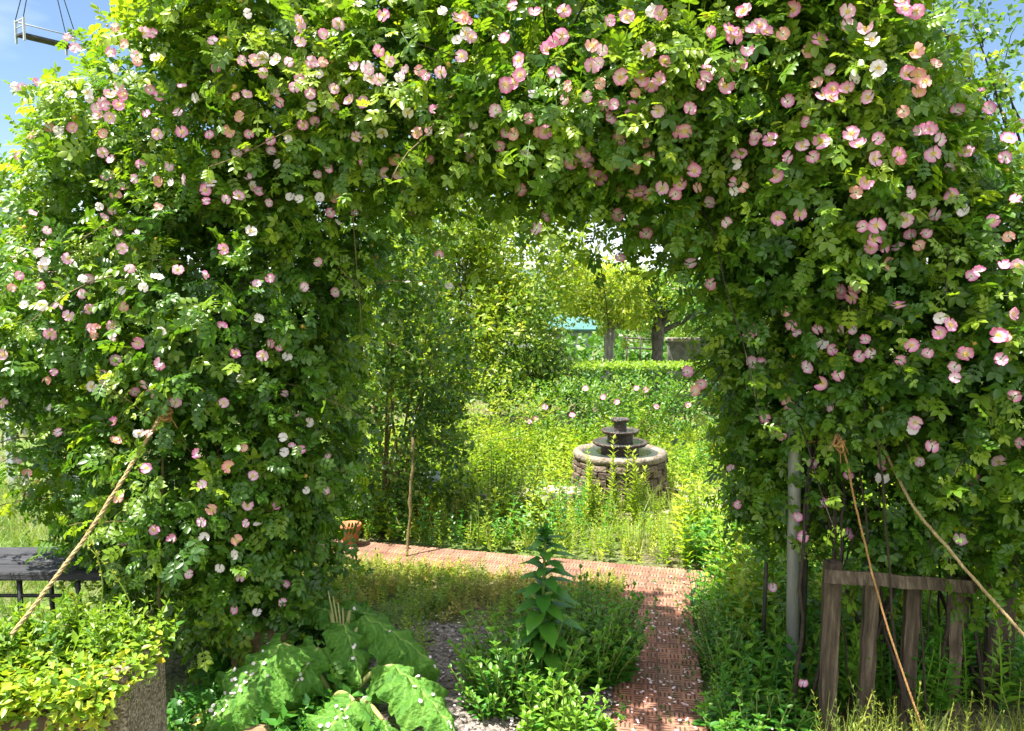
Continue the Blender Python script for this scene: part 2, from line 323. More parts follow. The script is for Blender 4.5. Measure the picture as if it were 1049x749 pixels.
def merge(ts):
    V = []; Lp = []; T = []; A = []; n = 0
    for v, l, t, a in ts: V.append(v); Lp.append(l + n); T.append(t); A.append(a); n += len(v)
    return (np.concatenate(V), np.concatenate(Lp), np.concatenate(T), np.concatenate(A))
def xf(t, pos=(0, 0, 0), d=(0, 1, 0), n=(0, 0, 1), s=1.0):
    R = basis(np.array([d], float), np.array([n], float))[0]
    return ((t[0] * s) @ R.T + np.array(pos, float), t[1], t[2], t[3])
def basis(d, n):
    """columns x,y,z with y=d and z close to n"""
    y = nrm(d); x = nrm(np.cross(y, n)); z = np.cross(x, y); return np.stack([x, y, z], axis=-1)
def strip(pts, w):
    pts = np.array(pts, float); V = []
    for i, p in enumerate(pts): V += [p + np.array([-w, 0, 0]), p + np.array([w, 0, 0])]
    return tmpl(V, [(2 * i, 2 * i + 1, 2 * i + 3, 2 * i + 2) for i in range(len(pts) - 1)])
def rose_leaf(pairs=3, lf=None, L=.35):
    lf = lf or leaf_fine(); ts = [strip([(0, 0, 0), (0, .35, .02), (0, .7, .0)], .012)]
    for i in range(pairs):
        y = .26 + .40 * i / max(pairs - 1, 1) * (1 if pairs > 1 else 0) + (.16 if pairs == 1 else 0); s = L * (.80 + .2 * i / max(pairs - 1, 1))
        for sx in (-1, 1): ts.append(xf(lf, (sx * .01, y, .015), (sx * .93, .42, -.10), (-sx * .05, -.05, 1), s))
    ts.append(xf(lf, (0, .66, .0), (0, 1, -.2), (0, .2, 1), L * 1.1)); return merge(ts)
T_ROSE = [rose_leaf(3), rose_leaf(2), rose_leaf(3, leaf_fine(.7, .2, .2))]
T_ROSE_LO = rose_leaf(2, leaf_simple(.62))
T_LEAF = leaf_fine(.55); T_LEAF_LO = leaf_simple(.5); T_OVAL = leaf_simple(.72, .06)
T_LANCE = leaf_fine(.28, .06, .25)
def blade(h=1, lean=.3, w=.012, seg=3):
    V = []; fs = []
    for i in range(seg + 1):
        t = i / seg; ww = w * (1 - t * .9); V += [(-ww, lean * t * t, h * t * (1 - .15 * lean * t)), (ww, lean * t * t, h * t * (1 - .15 * lean * t))]
    return tmpl(V, [(2 * i, 2 * i + 1, 2 * i + 3, 2 * i + 2) for i in range(seg)])
def tuft(n=9, spread=.12, w=.012, lean=(.1, .6)):
    ts = []
    for i in range(n):
        a = random.uniform(0, 2 * PI); b = blade(random.uniform(.5, 1), random.uniform(*lean), w)
        c, s_ = math.cos(a), math.sin(a); R = np.array([[c, -s_, 0], [s_, c, 0], [0, 0, 1]])
        ts.append((b[0] @ R.T + np.array([random.uniform(-spread, spread), random.uniform(-spread, spread), 0]), b[1], b[2], b[3]))
    return merge(ts)
def weed(nodes=6, lw=.42, ll=.34, up=.45, lf=None, lean=.08, spread=1.0):
    lf = lf or leaf_simple(lw); ts = [strip([(0, 0, 0), (lean * .3, 0, .5), (lean, 0, 1)], .008)]
    for i in range(nodes):
        t = .12 + .88 * i / (nodes - 1); L = ll * (1.05 - .55 * t) * spread
        for k in range(2):
            a = i * 1.57 + k * PI + random.uniform(-.4, .4)
            ts.append(xf(lf, (lean * t, 0, t), (math.cos(a), math.sin(a), up + random.uniform(-.2, .3)), (-.4 * math.cos(a), -.4 * math.sin(a), 1), L * random.uniform(.8, 1.15)))
    ts.append(xf(lf, (lean, 0, 1), (.3, .2, 1), (1, 0, .2), ll * .4)); return merge(ts)
def rand_unit(n):
    return nrm(RNG.normal(size=(n, 3)))
_ph = RNG.uniform(0, 6.28, (8, 3)); _kd = rand_unit(8)
def noise3(p, scale):
    r = 0
    for i in range(8): r = r + np.sin((p @ _kd[i]) * scale * (1 + .35 * i) + _ph[i, 0]) * np.sin((p @ _kd[(i + 3) % 8]) * scale * .8 + _ph[i, 1])
    return r / 8 * 2.2
# ------------------------------------------------------------------ ellipsoid hulls
class Hull:
    def __init__(s, els):   # (px,py,depth, rx_px, ry_px, rdepth_m)
        s.c = np.array([P(e[0], e[1], e[2]) for e in els]); s.r = np.array([(e[3] * mpp(e[2]), e[5], e[4] * mpp(e[2])) for e in els])
    def f(s, p):            # min normalised radius over ellipsoids and index
        q = np.linalg.norm((p[:, None, :] - s.c[None]) / s.r[None], axis=-1); i = q.argmin(1); return q[np.arange(len(p)), i], i
    def normal(s, p, i): return nrm((p - s.c[i]) / s.r[i] ** 2)
    def sample(s, n, shell=(.72, 1.04), inner=.12, zmin=.05):
        out = []; tot = 0
        w = (s.r[:, 0] * s.r[:, 2] + s.r[:, 1] * s.r[:, 2] + s.r[:, 0] * s.r[:, 1]); w = w / w.sum()
        while tot < n:
            k = n * 2; i = RNG.choice(len(w), k, p=w); u = rand_unit(k); rr = RNG.uniform(*shell, k)
            p = s.c[i] + u * rr[:, None] * s.r[i]; q, j = s.f(p)
            keep = (q > shell[0] - .02) | (RNG.random(k) < inner); keep &= p[:, 2] > zmin
            p = p[keep]; out.append(p); tot += len(p)
        p = np.concatenate(out)[:n]; q, i = s.f(p); return p, s.normal(p, i), q
    def hit(s, px, py):
        d = ray(px, py); best = None
        for c, r in zip(s.c, s.r):
            o = (CAMP - c) / r; k = d / r; A = k @ k; B = o @ k; C = o @ o - 1; D = B * B - A * C
            if D > 0:
                t = (-B - math.sqrt(D)) / A
                if t > 0 and (best is None or t < best): best = t
        return None if best is None else CAMP + d * best
def cull(pos, centres, rad):
    keep = np.ones(len(pos), bool)
    for c in centres: keep &= ((pos - c) ** 2).sum(1) > rad * rad
    return keep
#@@PART2
# ------------------------------------------------------------------ roses
def petal_mesh(cup, ragged, seed):
    rng = np.random.default_rng(seed); geo = Geo()
    for k in range(5 if seed < 13 else 4):
        a0 = k * 2 * PI / 5 + rng.normal(0, .10); rad = rng.uniform(.9, 1.08); tilt = rng.normal(0, .12) * ragged; cp = cup + rng.normal(0, .12) * ragged
        rows = []; aux = []
        for i in range(5):
            r = .10 + .90 * i / 4; row = []; w = [.08, .25, .39, .45, .33][i]
            for j in range(5):
                u = (j - 2) / 2; notch = -.17 * (1 - abs(u)) if i == 4 else 0; rr = (r + notch - .16 * abs(u) ** 2 * (i == 4) - .05 * abs(u) * (i == 3)) * rad
                x = u * w; y = rr; z = cp * r * r + .10 * u * u * r + tilt * u + rng.normal(0, .03) * ragged * (i > 1) + k * .006
                row.append((x * math.cos(a0) - y * math.sin(a0), x * math.sin(a0) + y * math.cos(a0), z))
            rows.append(row); aux.append([min(1, r + .12 * abs(u_)) for u_ in (-1, -.5, 0, .5, 1)])
        geo.grid(np.array(rows), .5, np.array(aux))
    return geo
def stamen_geo(seed, r=.2):
    rng = np.random.default_rng(seed); geo = Geo()
    geo.lathe([(0, .13), (.07, .12), (.11, .06), (.12, .0)], seg=8)
    for k in range(44):
        a = rng.uniform(0, 2 * PI); R = rng.uniform(.12, .40); h = rng.uniform(.12, .24); c, s_ = math.cos(a), math.sin(a)
        geo.box((c * R, s_ * R, h), (.05, .05, .04)); geo.faces([(c * .03 - s_ * .008, s_ * .03 + c * .008, .03), (c * .03 + s_ * .008, s_ * .03 - c * .008, .03), (c * R, s_ * R, h)], [(0, 1, 2)])
    return geo
PETALS = {}
for kind in ('pink', 'pale', 'white', 'faded'):
    for j, (cup, rag) in enumerate(((.10, .5), (.26, .8), (-.12, 1.0), (.5, .9))):
        o = petal_mesh(cup, rag, 10 + j).build('flower', M['petal_' + kind]); PETALS[kind, j] = (o.data, petal_mesh(cup, rag, 10 + j)); bpy.data.objects.remove(o)
o = stamen_geo(3).build('stamens', M['stamen']); STAMEN = o.data; bpy.data.objects.remove(o)
UPV = np.array([0, 0, 1.0])

def rose(label, cat, els, flowers, base, n_shoots, leaf_len, f_rad, palette, canes, seed, extra_fl=40, top_bias=.25, tintmid=.36):
    global RNG
    RNG = np.random.default_rng(seed); random.seed(seed)
    root = empty('climbing_rose', base, label, cat)
    H = Hull(els)
    # flowers first, so that no leaf sits right on top of one
    fl = []; stalks = []
    for (x, y) in flowers:
        p = H.hit(x, y)
        if p is None:
            near = min(els, key=lambda e: ((e[0] - x) / e[3]) ** 2 + ((e[1] - y) / e[4]) ** 2); p = P(x, y, near[2] - .05); nn = nrm(CAMP - p); i0 = els.index(near); e0 = H.c[i0] + (p - H.c[i0]) * .55; stalks.append((e0, p))
        else:
            q, i = H.f(p[None]); nn = H.normal(p[None], i)[0]
        tocam = nrm(CAMP - p); p = p + tocam * RNG.uniform(.05, .10)
        n = nrm(nn * .35 + tocam * .60 + UPV * .25 + RNG.normal(0, .30, 3)); fl.append((p, n, f_rad * RNG.uniform(.78, 1.15)))
    fl.sort(key=lambda t: -t[2] / t[0][1])
    kinds = list(palette); wts = [palette[k] for k in kinds]
    rest = {k: Geo() for k in kinds}
    for idx, (p, n, r) in enumerate(fl):
        k = random.choices(kinds, wts)[0]; j = random.choices((0, 1, 2, 3), (.48, .28, .14, .1))[0]
        t = nrm(np.cross(n, rand_unit(1)[0])); R = np.stack([t, np.cross(n, t), n], -1)
        if idx < 100:
            o = bpy.data.objects.new('flower', PETALS[k, j][0]); COL.objects.link(o); attach(o, root)
            o.location = p; o.rotation_euler = Matrix(R.tolist()).to_euler(); o.scale = (r, r, r)
            s = bpy.data.objects.new('stamens', STAMEN); COL.objects.link(s); s.parent = o
        else:
            pg = PETALS[k, j][1]
            for v, l, tt, ta, ax in zip(pg.v, pg.l, pg.t, pg.tint, pg.aux):
                pass
            V = np.concatenate(pg.v); rest[k].add(V * r @ R.T + p, np.concatenate(pg.l), np.concatenate(pg.t), .5, np.concatenate(pg.aux))
    # flowers on the sides the photograph does not show
    sp, sn, sq = H.sample(extra_fl * 3, (.98, 1.08), 0)
    sel = [(p, n) for p, n in zip(sp, sn) if n[1] > .2 and p[2] > .6][:extra_fl]
    for p, n in sel:
        k = random.choices(kinds, wts)[0]; pg = PETALS[k, 0][1]; n = nrm(n + UPV * .3); t = nrm(np.cross(n, rand_unit(1)[0])); R = np.stack([t, np.cross(n, t), n], -1)
        rest[k].add(np.concatenate(pg.v) * f_rad @ R.T + p, np.concatenate(pg.l), np.concatenate(pg.t), .5, np.concatenate(pg.aux))
    mats = []; allg = Geo(); midx = []
    for k in kinds:
        if rest[k].n:
            allg.add(np.concatenate(rest[k].v), np.concatenate(rest[k].l), np.concatenate(rest[k].t), .5, np.concatenate(rest[k].aux)); midx += [len(mats)] * sum(len(t) for t in rest[k].t); mats.append(M['petal_' + k])
    if allg.n:
        o = allg.build('small_flowers', None, root); [o.data.materials.append(m) for m in mats]
        o.data.polygons.foreach_set('material_index', np.array(midx, np.int32)[:len(o.data.polygons)]); o['kind'] = 'stuff'
    FP = np.array([f[0] for f in fl]); FPC = np.concatenate([FP + nrm(CAMP - FP) * .035, FP + nrm(CAMP - FP) * .09]); VOID = np.array([P(a_, b_, d_) for a_, b_ in ((22, 22), (42, 42), (60, 34), (58, 8), (92, -6), (0, 62), (-18, 110), (-24, 150), (-24, 195), (-22, 240)) for d_ in (2.9, 3.1, 3.3, 3.5, 3.7, 3.9)] + [P(a_, b_, d_) for a_, b_ in ((975, 0), (1005, 40), (1035, 90), (1055, 140)) for d_ in (2.5, 2.7, 2.9, 3.1, 3.3)])
    # leafy shoots
    leaf = Geo(); twig = Geo()
    p, nm, q = H.sample(int(n_shoots * 1.6), (.70, 1.05), .10)
    nz = noise3(p, 4.2); keep = (nz > -.40 + .9 * np.maximum(0, q - .9)) | (RNG.random(len(p)) < .22); p, nm, q, nz = [a[keep][:n_shoots] for a in (p, nm, q, nz)]
    n = len(p); p = p + nm * (.085 * noise3(p, 5.5) * (q > .85))[:, None]
    d0 = nrm(nm * .75 + UPV * RNG.uniform(-.35, .55, n)[:, None] + RNG.normal(0, .45, (n, 3)))
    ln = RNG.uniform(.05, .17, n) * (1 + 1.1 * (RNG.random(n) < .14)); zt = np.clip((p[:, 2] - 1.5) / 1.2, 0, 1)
    st = tintmid + .13 * RNG.normal(size=n) + .10 * nz + top_bias * zt  # tint rises with height: part sunlight painted in, part new growth
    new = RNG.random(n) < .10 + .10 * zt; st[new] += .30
    K = 6
    for k in range(K):
        s_ = (k + .5) / K
        c = p + d0 * (ln * s_)[:, None] - UPV * (ln * s_ * s_ * .5)[:, None]
        side = nrm(np.cross(d0, rand_unit(n)))
        ld = nrm(side * .9 + d0 * (.25 + .5 * s_) + nm * .25 - UPV * .18)
        lnrm = nrm(UPV * .62 + nm * .55 + RNG.normal(0, .33, (n, 3)))
        sc = leaf_len * RNG.uniform(.5, 1.3, n) * (1.1 - .35 * s_)
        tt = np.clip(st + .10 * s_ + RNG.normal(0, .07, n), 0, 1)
        kp = cull(c + ld * (sc * .5)[:, None], FPC, .040) & cull(c, VOID, .15) & (RNG.random(n) < .9)
        R = basis(ld, lnrm)
        which = RNG.integers(0, 3, n)
        for w in range(3):
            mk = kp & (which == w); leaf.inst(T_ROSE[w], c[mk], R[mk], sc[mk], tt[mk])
    # inner leaves: coarse, only there to close the bush
    p2, nm2, q2 = H.sample(int(n_shoots * .75), (.35, .80), .5)
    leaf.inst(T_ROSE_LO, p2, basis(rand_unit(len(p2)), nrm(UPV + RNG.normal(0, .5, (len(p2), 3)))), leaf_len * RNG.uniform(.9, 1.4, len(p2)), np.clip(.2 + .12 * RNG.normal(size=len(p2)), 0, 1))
    # long canes that leave the outline, with leaves along them
    p3, nm3, q3 = H.sample(canes * 2, (.6, .9), .0)
    ok = (p3[:, 2] > .5); p3, nm3 = p3[ok][:canes], nm3[ok][:canes]
    for a, nn in zip(p3, nm3):
        d = nrm(nn * .8 + UPV * RNG.uniform(.1, .9) + RNG.normal(0, .4, 3)); L = RNG.uniform(.25, .6); m = 9
        tvals = np.linspace(0, 1, m); pts = a + d * (tvals * L)[:, None] - UPV * (tvals ** 2 * L * RNG.uniform(.1, .55))[:, None] + np.cumsum(RNG.normal(0, .006, (m, 3)), 0)
        if not cull(pts, VOID, .17).all(): continue
        twig.tube(pts, np.linspace(.0032, .0014, m), 5, .6)
        tb = RNG.uniform(.4, .8)
        for i in range(1, m):
            for _ in range(2):
                tg = nrm(pts[i] - pts[i - 1]); sd = nrm(np.cross(tg, rand_unit(1)[0])); ld = nrm(sd + tg * .5); R = basis(ld[None], nrm(UPV * .7 + nn * .4 + RNG.normal(0, .3, 3))[None])
                if not cull(pts[i][None], VOID, .15)[0]: continue
                if not cull((pts[i] + ld * .04)[None], FPC, .036)[0]: continue
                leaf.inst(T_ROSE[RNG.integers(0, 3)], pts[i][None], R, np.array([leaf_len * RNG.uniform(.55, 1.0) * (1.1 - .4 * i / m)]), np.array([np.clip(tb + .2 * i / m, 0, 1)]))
    for a, b in stalks:
        tt = np.linspace(0, 1, 7); pts = a + (b - a) * tt[:, None] + UPV * .03 * np.sin(tt * PI)[:, None]; twig.tube(pts, np.linspace(.0028, .0014, 7), 5, .6)
        for i in range(2, 7):
            ld = nrm(rand_unit(2) + nrm(b - a) * .5); leaf.inst(T_ROSE[0], np.repeat(pts[i][None], 2, 0), basis(ld, nrm(UPV + RNG.normal(0, .3, (2, 3)))), leaf_len * RNG.uniform(.5, .8, 2), np.full(2, .6))
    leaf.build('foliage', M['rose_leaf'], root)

    # spent blooms and buds
    hip = Geo(); hp, hn, hq = H.sample(170, (.97, 1.06), 0)
    for a, nn in zip(hp, hn):
        r = RNG.uniform(.004, .009); hip.lathe([(0, r), (r * .8, r * .6), (r, 0), (r * .7, -r * .7), (0, -r)], a, 6)
        for k in range(5):
            e = nrm(nn + RNG.normal(0, .8, 3)) * r * 2.6; hip.faces([a, a + RNG.normal(0, .002, 3), a + e], [(0, 1, 2)])
    hip.build('spent_blooms', M['hip'], root)['kind'] = 'stuff'
    return root, H, twig

FL = """253,14 307,43 69,39 77,49 128,45 118,70 221,69 248,62 269,58 283,62 260,62 296,63 319,64 327,76 330,64 306,81 282,94 287,105 317,96 342,110 246,120 242,99 253,97 187,89 154,92 163,99 90,95 112,97 127,97 122,88 73,97 38,85 23,90 16,89 101,118 108,108 75,131 60,134 50,130 106,137 32,138 20,160 295,142 310,128 322,125 277,144 252,151 255,137 221,158 284,168 325,179 337,173 254,183 265,196 275,208 328,202 343,203 210,195 211,206 163,186 176,187 187,184 173,171 143,169 138,183 127,194 119,200 162,212 115,216 102,212 106,223 48,236 33,218 120,238 140,240 257,237 216,188 108,180 331,35 308,27
368,4 393,16 453,11 467,18 478,23 547,13 642,18 668,11 624,22 525,6 517,39 483,38 567,43 561,51 473,58 451,74 527,84 533,77 518,87 546,96 388,81 379,80 375,69 363,68 388,52 398,63 409,79 357,83 372,105 418,115 444,113 427,136 440,135 485,128 508,113 542,121 552,136 512,150 518,137 527,138 538,157 473,143 482,155 482,163 442,166 418,165 372,166 408,178 430,187 410,207 393,178 533,194 363,218 613,65 607,67 680,64 614,86 601,99 578,102 582,88 568,74 657,81 667,87 675,82 651,94 629,107 647,111 625,121 696,135 663,146 602,166 607,175 629,169 616,184 652,175 678,193 665,199 648,199 656,196 633,199 692,199 633,220 656,230 662,240 558,222 550,235
763,11 812,10 728,33 748,31 770,30 778,27 784,33 802,35 868,12 868,25 887,30 893,41 923,3 927,9 939,11 828,52 765,52 757,69 725,72 723,80 720,86 742,88 707,111 851,72 837,85 853,92 844,98 873,82 868,91 807,104 826,125 774,135 773,144 789,143 759,158 753,168 822,150 833,161 842,146 872,137 900,70 928,76 937,53 958,66 1006,88 981,113 1013,111 926,114 942,135 956,158 963,143 973,172 991,156 1030,161 1033,142 1045,127 702,134 710,168 714,192 726,208 762,192 797,223 819,219 744,228 887,186 884,232 898,231 933,241 949,239 895,246 975,200 988,217 958,220 1017,226 1033,242 1040,204
70,265 43,273 91,286 84,301 42,312 60,313 92,316 25,312 12,295 42,293 70,324 115,333 93,336 96,344 116,345 4,363 125,298 182,276 161,284 147,294 167,338 164,372 263,291 312,294 344,299 325,268 227,335 265,327 277,352 286,356 269,364 294,366 245,387 241,362 55,381 46,389 105,382 94,396 106,392 118,369 138,402 156,401 148,394 229,413 292,403 303,427 340,409 290,448 308,461 335,467 203,465 250,459 235,478 259,488 207,496 142,444 151,444 118,452 118,433 27,442 3,413 59,443 25,492 18,472 150,480
217,522 206,535 252,536 264,538 157,543 126,556 253,518 210,550 242,553 225,582 246,590 193,588 293,599 289,617 239,625 263,628 328,560 314,503 333,502 121,510 177,553 241,568
707,270 727,291 873,305 877,295 906,253 892,253 920,253 942,252 806,319 811,333 816,341 837,337 875,338 920,313 963,326 973,333 962,341 934,354 892,362 851,358 772,338 767,344 771,371 780,372 978,387 843,393 853,418 808,413 718,393 713,400 704,381 841,444 955,457 869,488 904,490 1023,473 997,492 1040,405 1025,368 1028,272 1043,272 995,283 1030,345 749,480 1044,454 783,428 1037,322
817,530 822,550 869,547 792,602 963,563 843,515 755,517 823,700 858,565 984,553 450,261 635,264 460,293"""
FLOW = [tuple(float(v) for v in t.split(',')) for t in FL.split()]
SPLIT = 492
left_els = [(205, 115, 3.35, 120, 110, .55), (112, 205, 3.5, 86, 100, .45), (125, 300, 3.45, 135, 140, .6), (240, 300, 3.35, 115, 150, .6), (235, 470, 3.3, 110, 130, .55), (152, 462, 3.4, 98, 98, .45),
            (330, 70, 3.2, 150, 115, .5), (440, 75, 3.05, 110, 95, .45), (382, 150, 3.3, 80, 66, .5), (265, 580, 3.35, 70, 70, .4), (74, 372, 3.5, 76, 76, .42), (310, 420, 3.45, 40, 115, .4), (290, -25, 3.3, 150, 80, .5), (190, 590, 3.4, 55, 60, .33),
            (330, 210, 3.4, 60, 110, .45)]
right_els = [(850, 90, 2.95, 100, 125, .6), (945, 190, 3.0, 66, 80, .45), (960, 320, 3.0, 130, 165, .6), (820, 170, 3.0, 120, 130, .6), (720, 80, 2.9, 125, 105, .48), (950, 490, 3.15, 115, 66, .36), (1010, 265, 3.1, 90, 95, .5), (802, 305, 3.2, 62, 92, .42),
             (788, 472, 3.4, 24, 72, .22), (600, 85, 2.95, 120, 100, .45), (560, 126, 3.0, 82, 54, .42), (684, 160, 3.0, 60, 74, .4), (1030, 430, 3.0, 70, 140, .5), (800, -30, 2.95, 130, 90, .5), (640, -5, 3.0, 120, 60, .45), (860, 370, 3.1, 80, 66, .4), (790, 395, 3.25, 36, 55, .3)]
XL = [(random.uniform(90, 485), random.uniform(8, 230) ) for _ in range(55)] + [(random.uniform(20, 330), random.uniform(240, 520)) for _ in range(22)]
XR = [(random.uniform(520, 960), random.uniform(8, 200)) for _ in range(40)] + [(random.uniform(800, 1045), random.uniform(220, 500)) for _ in range(22)]
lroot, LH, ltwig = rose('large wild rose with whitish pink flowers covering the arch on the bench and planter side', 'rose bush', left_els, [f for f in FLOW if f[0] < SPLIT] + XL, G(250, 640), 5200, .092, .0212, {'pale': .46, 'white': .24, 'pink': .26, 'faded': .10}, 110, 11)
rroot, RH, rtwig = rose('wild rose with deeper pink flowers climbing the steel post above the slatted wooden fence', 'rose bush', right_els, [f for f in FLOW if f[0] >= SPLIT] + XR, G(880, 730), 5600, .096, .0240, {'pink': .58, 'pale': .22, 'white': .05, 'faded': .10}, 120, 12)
# old woody canes from the ground into the bushes
def canes_from(twig, roots, tops, n, r0=(.006, .014)):
    for _ in range(n):
        a = np.array(random.choice(roots)) + np.array([random.gauss(0, .10), random.gauss(0, .10), 0]); b = np.array(random.choice(tops)) + RNG.normal(0, .15, 3)
        t = np.linspace(0, 1, 12)[:, None]; side = RNG.normal(0, .06, 3); side[2] = abs(side[2])
        pts = a + (b - a) * t + side * np.sin(t * PI) + np.cumsum(RNG.normal(0, .010, (12, 3)), 0); r = random.uniform(*r0); twig.tube(pts, np.linspace(r, r * .45, 12), 6, .3)
canes_from(ltwig, [G(200, 640), G(250, 642), G(290, 640)], [P(150, 350, 3.6), P(250, 300, 3.6), P(300, 400, 3.6), P(200, 200, 3.6)], 22)
canes_from(rtwig, [G(870, 735), G(930, 730), G(990, 725), G(900, 700)], [P(850, 420, 3.1), P(950, 420, 3.1), P(1010, 400, 3.0), P(900, 300, 3)], 26, (.0035, .009))
for (x_, ya_, yb_) in ((168, 430, 648), (176, 300, 440)):
    a_ = P(x_, ya_, 2.96); b_ = P(x_ - 2, yb_, 3.0); t_ = np.linspace(0, 1, 14)[:, None]; ltwig.tube(a_ + (b_ - a_) * t_ + np.cumsum(RNG.normal(0, .004, (14, 3)), 0), np.linspace(.0045, .007, 14), 6)
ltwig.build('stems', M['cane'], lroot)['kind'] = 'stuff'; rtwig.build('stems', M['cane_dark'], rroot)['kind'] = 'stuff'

# ------------------------------------------------------------------ generic plants
def shrub(name, label, cat, els, base, n, leaf_len, mat, tm=None, tint=.45, group=None, stems=5, flowers=0, up=.6, stem_mat='cane', inner=.25, clump=5.0, sprays=0, tv=.16, fl_kind='pink', fl_px=None, fl_r=.03):
    root = empty(name, base, label, cat, group); H = Hull(els); tm = tm or T_LEAF_LO
    geo = Geo(); K = 5; m = n // K
    p, nm, q = H.sample(int(m * 1.5), (.55, 1.05), inner); nz = noise3(p, clump); kp = (nz > -.35) | (RNG.random(len(p)) < .25); p, nm, nz = p[kp][:m], nm[kp][:m], nz[kp][:m]; m = len(p)
    d0 = nrm(nm + UPV * .5 + RNG.normal(0, .5, (m, 3))); st = tint + tv * RNG.normal(size=m) + .10 * nz
    for k in range(K):
        c = p + d0 * (leaf_len * 2.2 * (k + .5) / K) + RNG.normal(0, leaf_len * .5, (m, 3))
        ld = nrm(np.cross(d0, rand_unit(m)) + d0 * .6); ln = nrm(UPV * up + nm * .5 + RNG.normal(0, .4, (m, 3)))
        geo.inst(tm, c, basis(ld, ln), leaf_len * RNG.uniform(.6, 1.25, m), np.clip(st + RNG.normal(0, .08, m), 0, 1))
    tw = Geo(); base = np.array(base, float)
    for c, r in zip(H.c, H.r):
        for _ in range(max(1, stems // len(H.c))):
            b = c + RNG.normal(0, .35, 3) * r; t = np.linspace(0, 1, 8)[:, None]; a = base + np.array([random.gauss(0, .06), random.gauss(0, .06), 0])
            rr = .006 + .012 * r[2]; tw.tube(a + (b - a) * t + np.array([0, 0, .1]) * np.sin(t * PI) + np.cumsum(RNG.normal(0, .012, (8, 3)), 0), np.linspace(rr, rr * .3, 8), 6)
    if sprays:
        sp, sn, _ = H.sample(sprays, (.85, 1.0), 0)
        for a, nn in zip(sp, sn):
            d = nrm(nn + UPV * .6 + RNG.normal(0, .4, 3)); L = leaf_len * random.uniform(4, 9); t = np.linspace(0, 1, 7); pts = a + d * (t * L)[:, None] - UPV * (t ** 2 * L * .2)[:, None]
            tw.tube(pts, np.linspace(.004, .0015, 7), 4)
            for i in range(1, 7):
                k = 3; dd = nrm(np.cross(np.repeat(d[None], k, 0), rand_unit(k)) + d * .5); geo.inst(tm, np.repeat(pts[i][None], k, 0), basis(dd, nrm(UPV + RNG.normal(0, .5, (k, 3)))), leaf_len * RNG.uniform(.6, 1.1, k), np.full(k, np.clip(tint + .15, 0, 1)))
    geo.build('foliage', M[mat], root); tw.build('stem', M[stem_mat], root)
    for (x, y) in (fl_px or []):
        pp = H.hit(x, y)
        if pp is None: pp = P(x, y, H.c[0][1] - .2)
        pp = pp + nrm(CAMP - pp) * .06; nn = nrm(nrm(CAMP - pp) + UPV * .6 + RNG.normal(0, .2, 3)); t_ = nrm(np.cross(nn, rand_unit(1)[0])); R = np.stack([t_, np.cross(nn, t_), nn], -1)
        o = bpy.data.objects.new('flower', PETALS[fl_kind, random.randint(0, 1)][0]); COL.objects.link(o); attach(o, root); o.location = pp; o.rotation_euler = Matrix(R.tolist()).to_euler(); o.scale = (fl_r,) * 3
        s = bpy.data.objects.new('stamens', STAMEN); COL.objects.link(s); s.parent = o
    return root
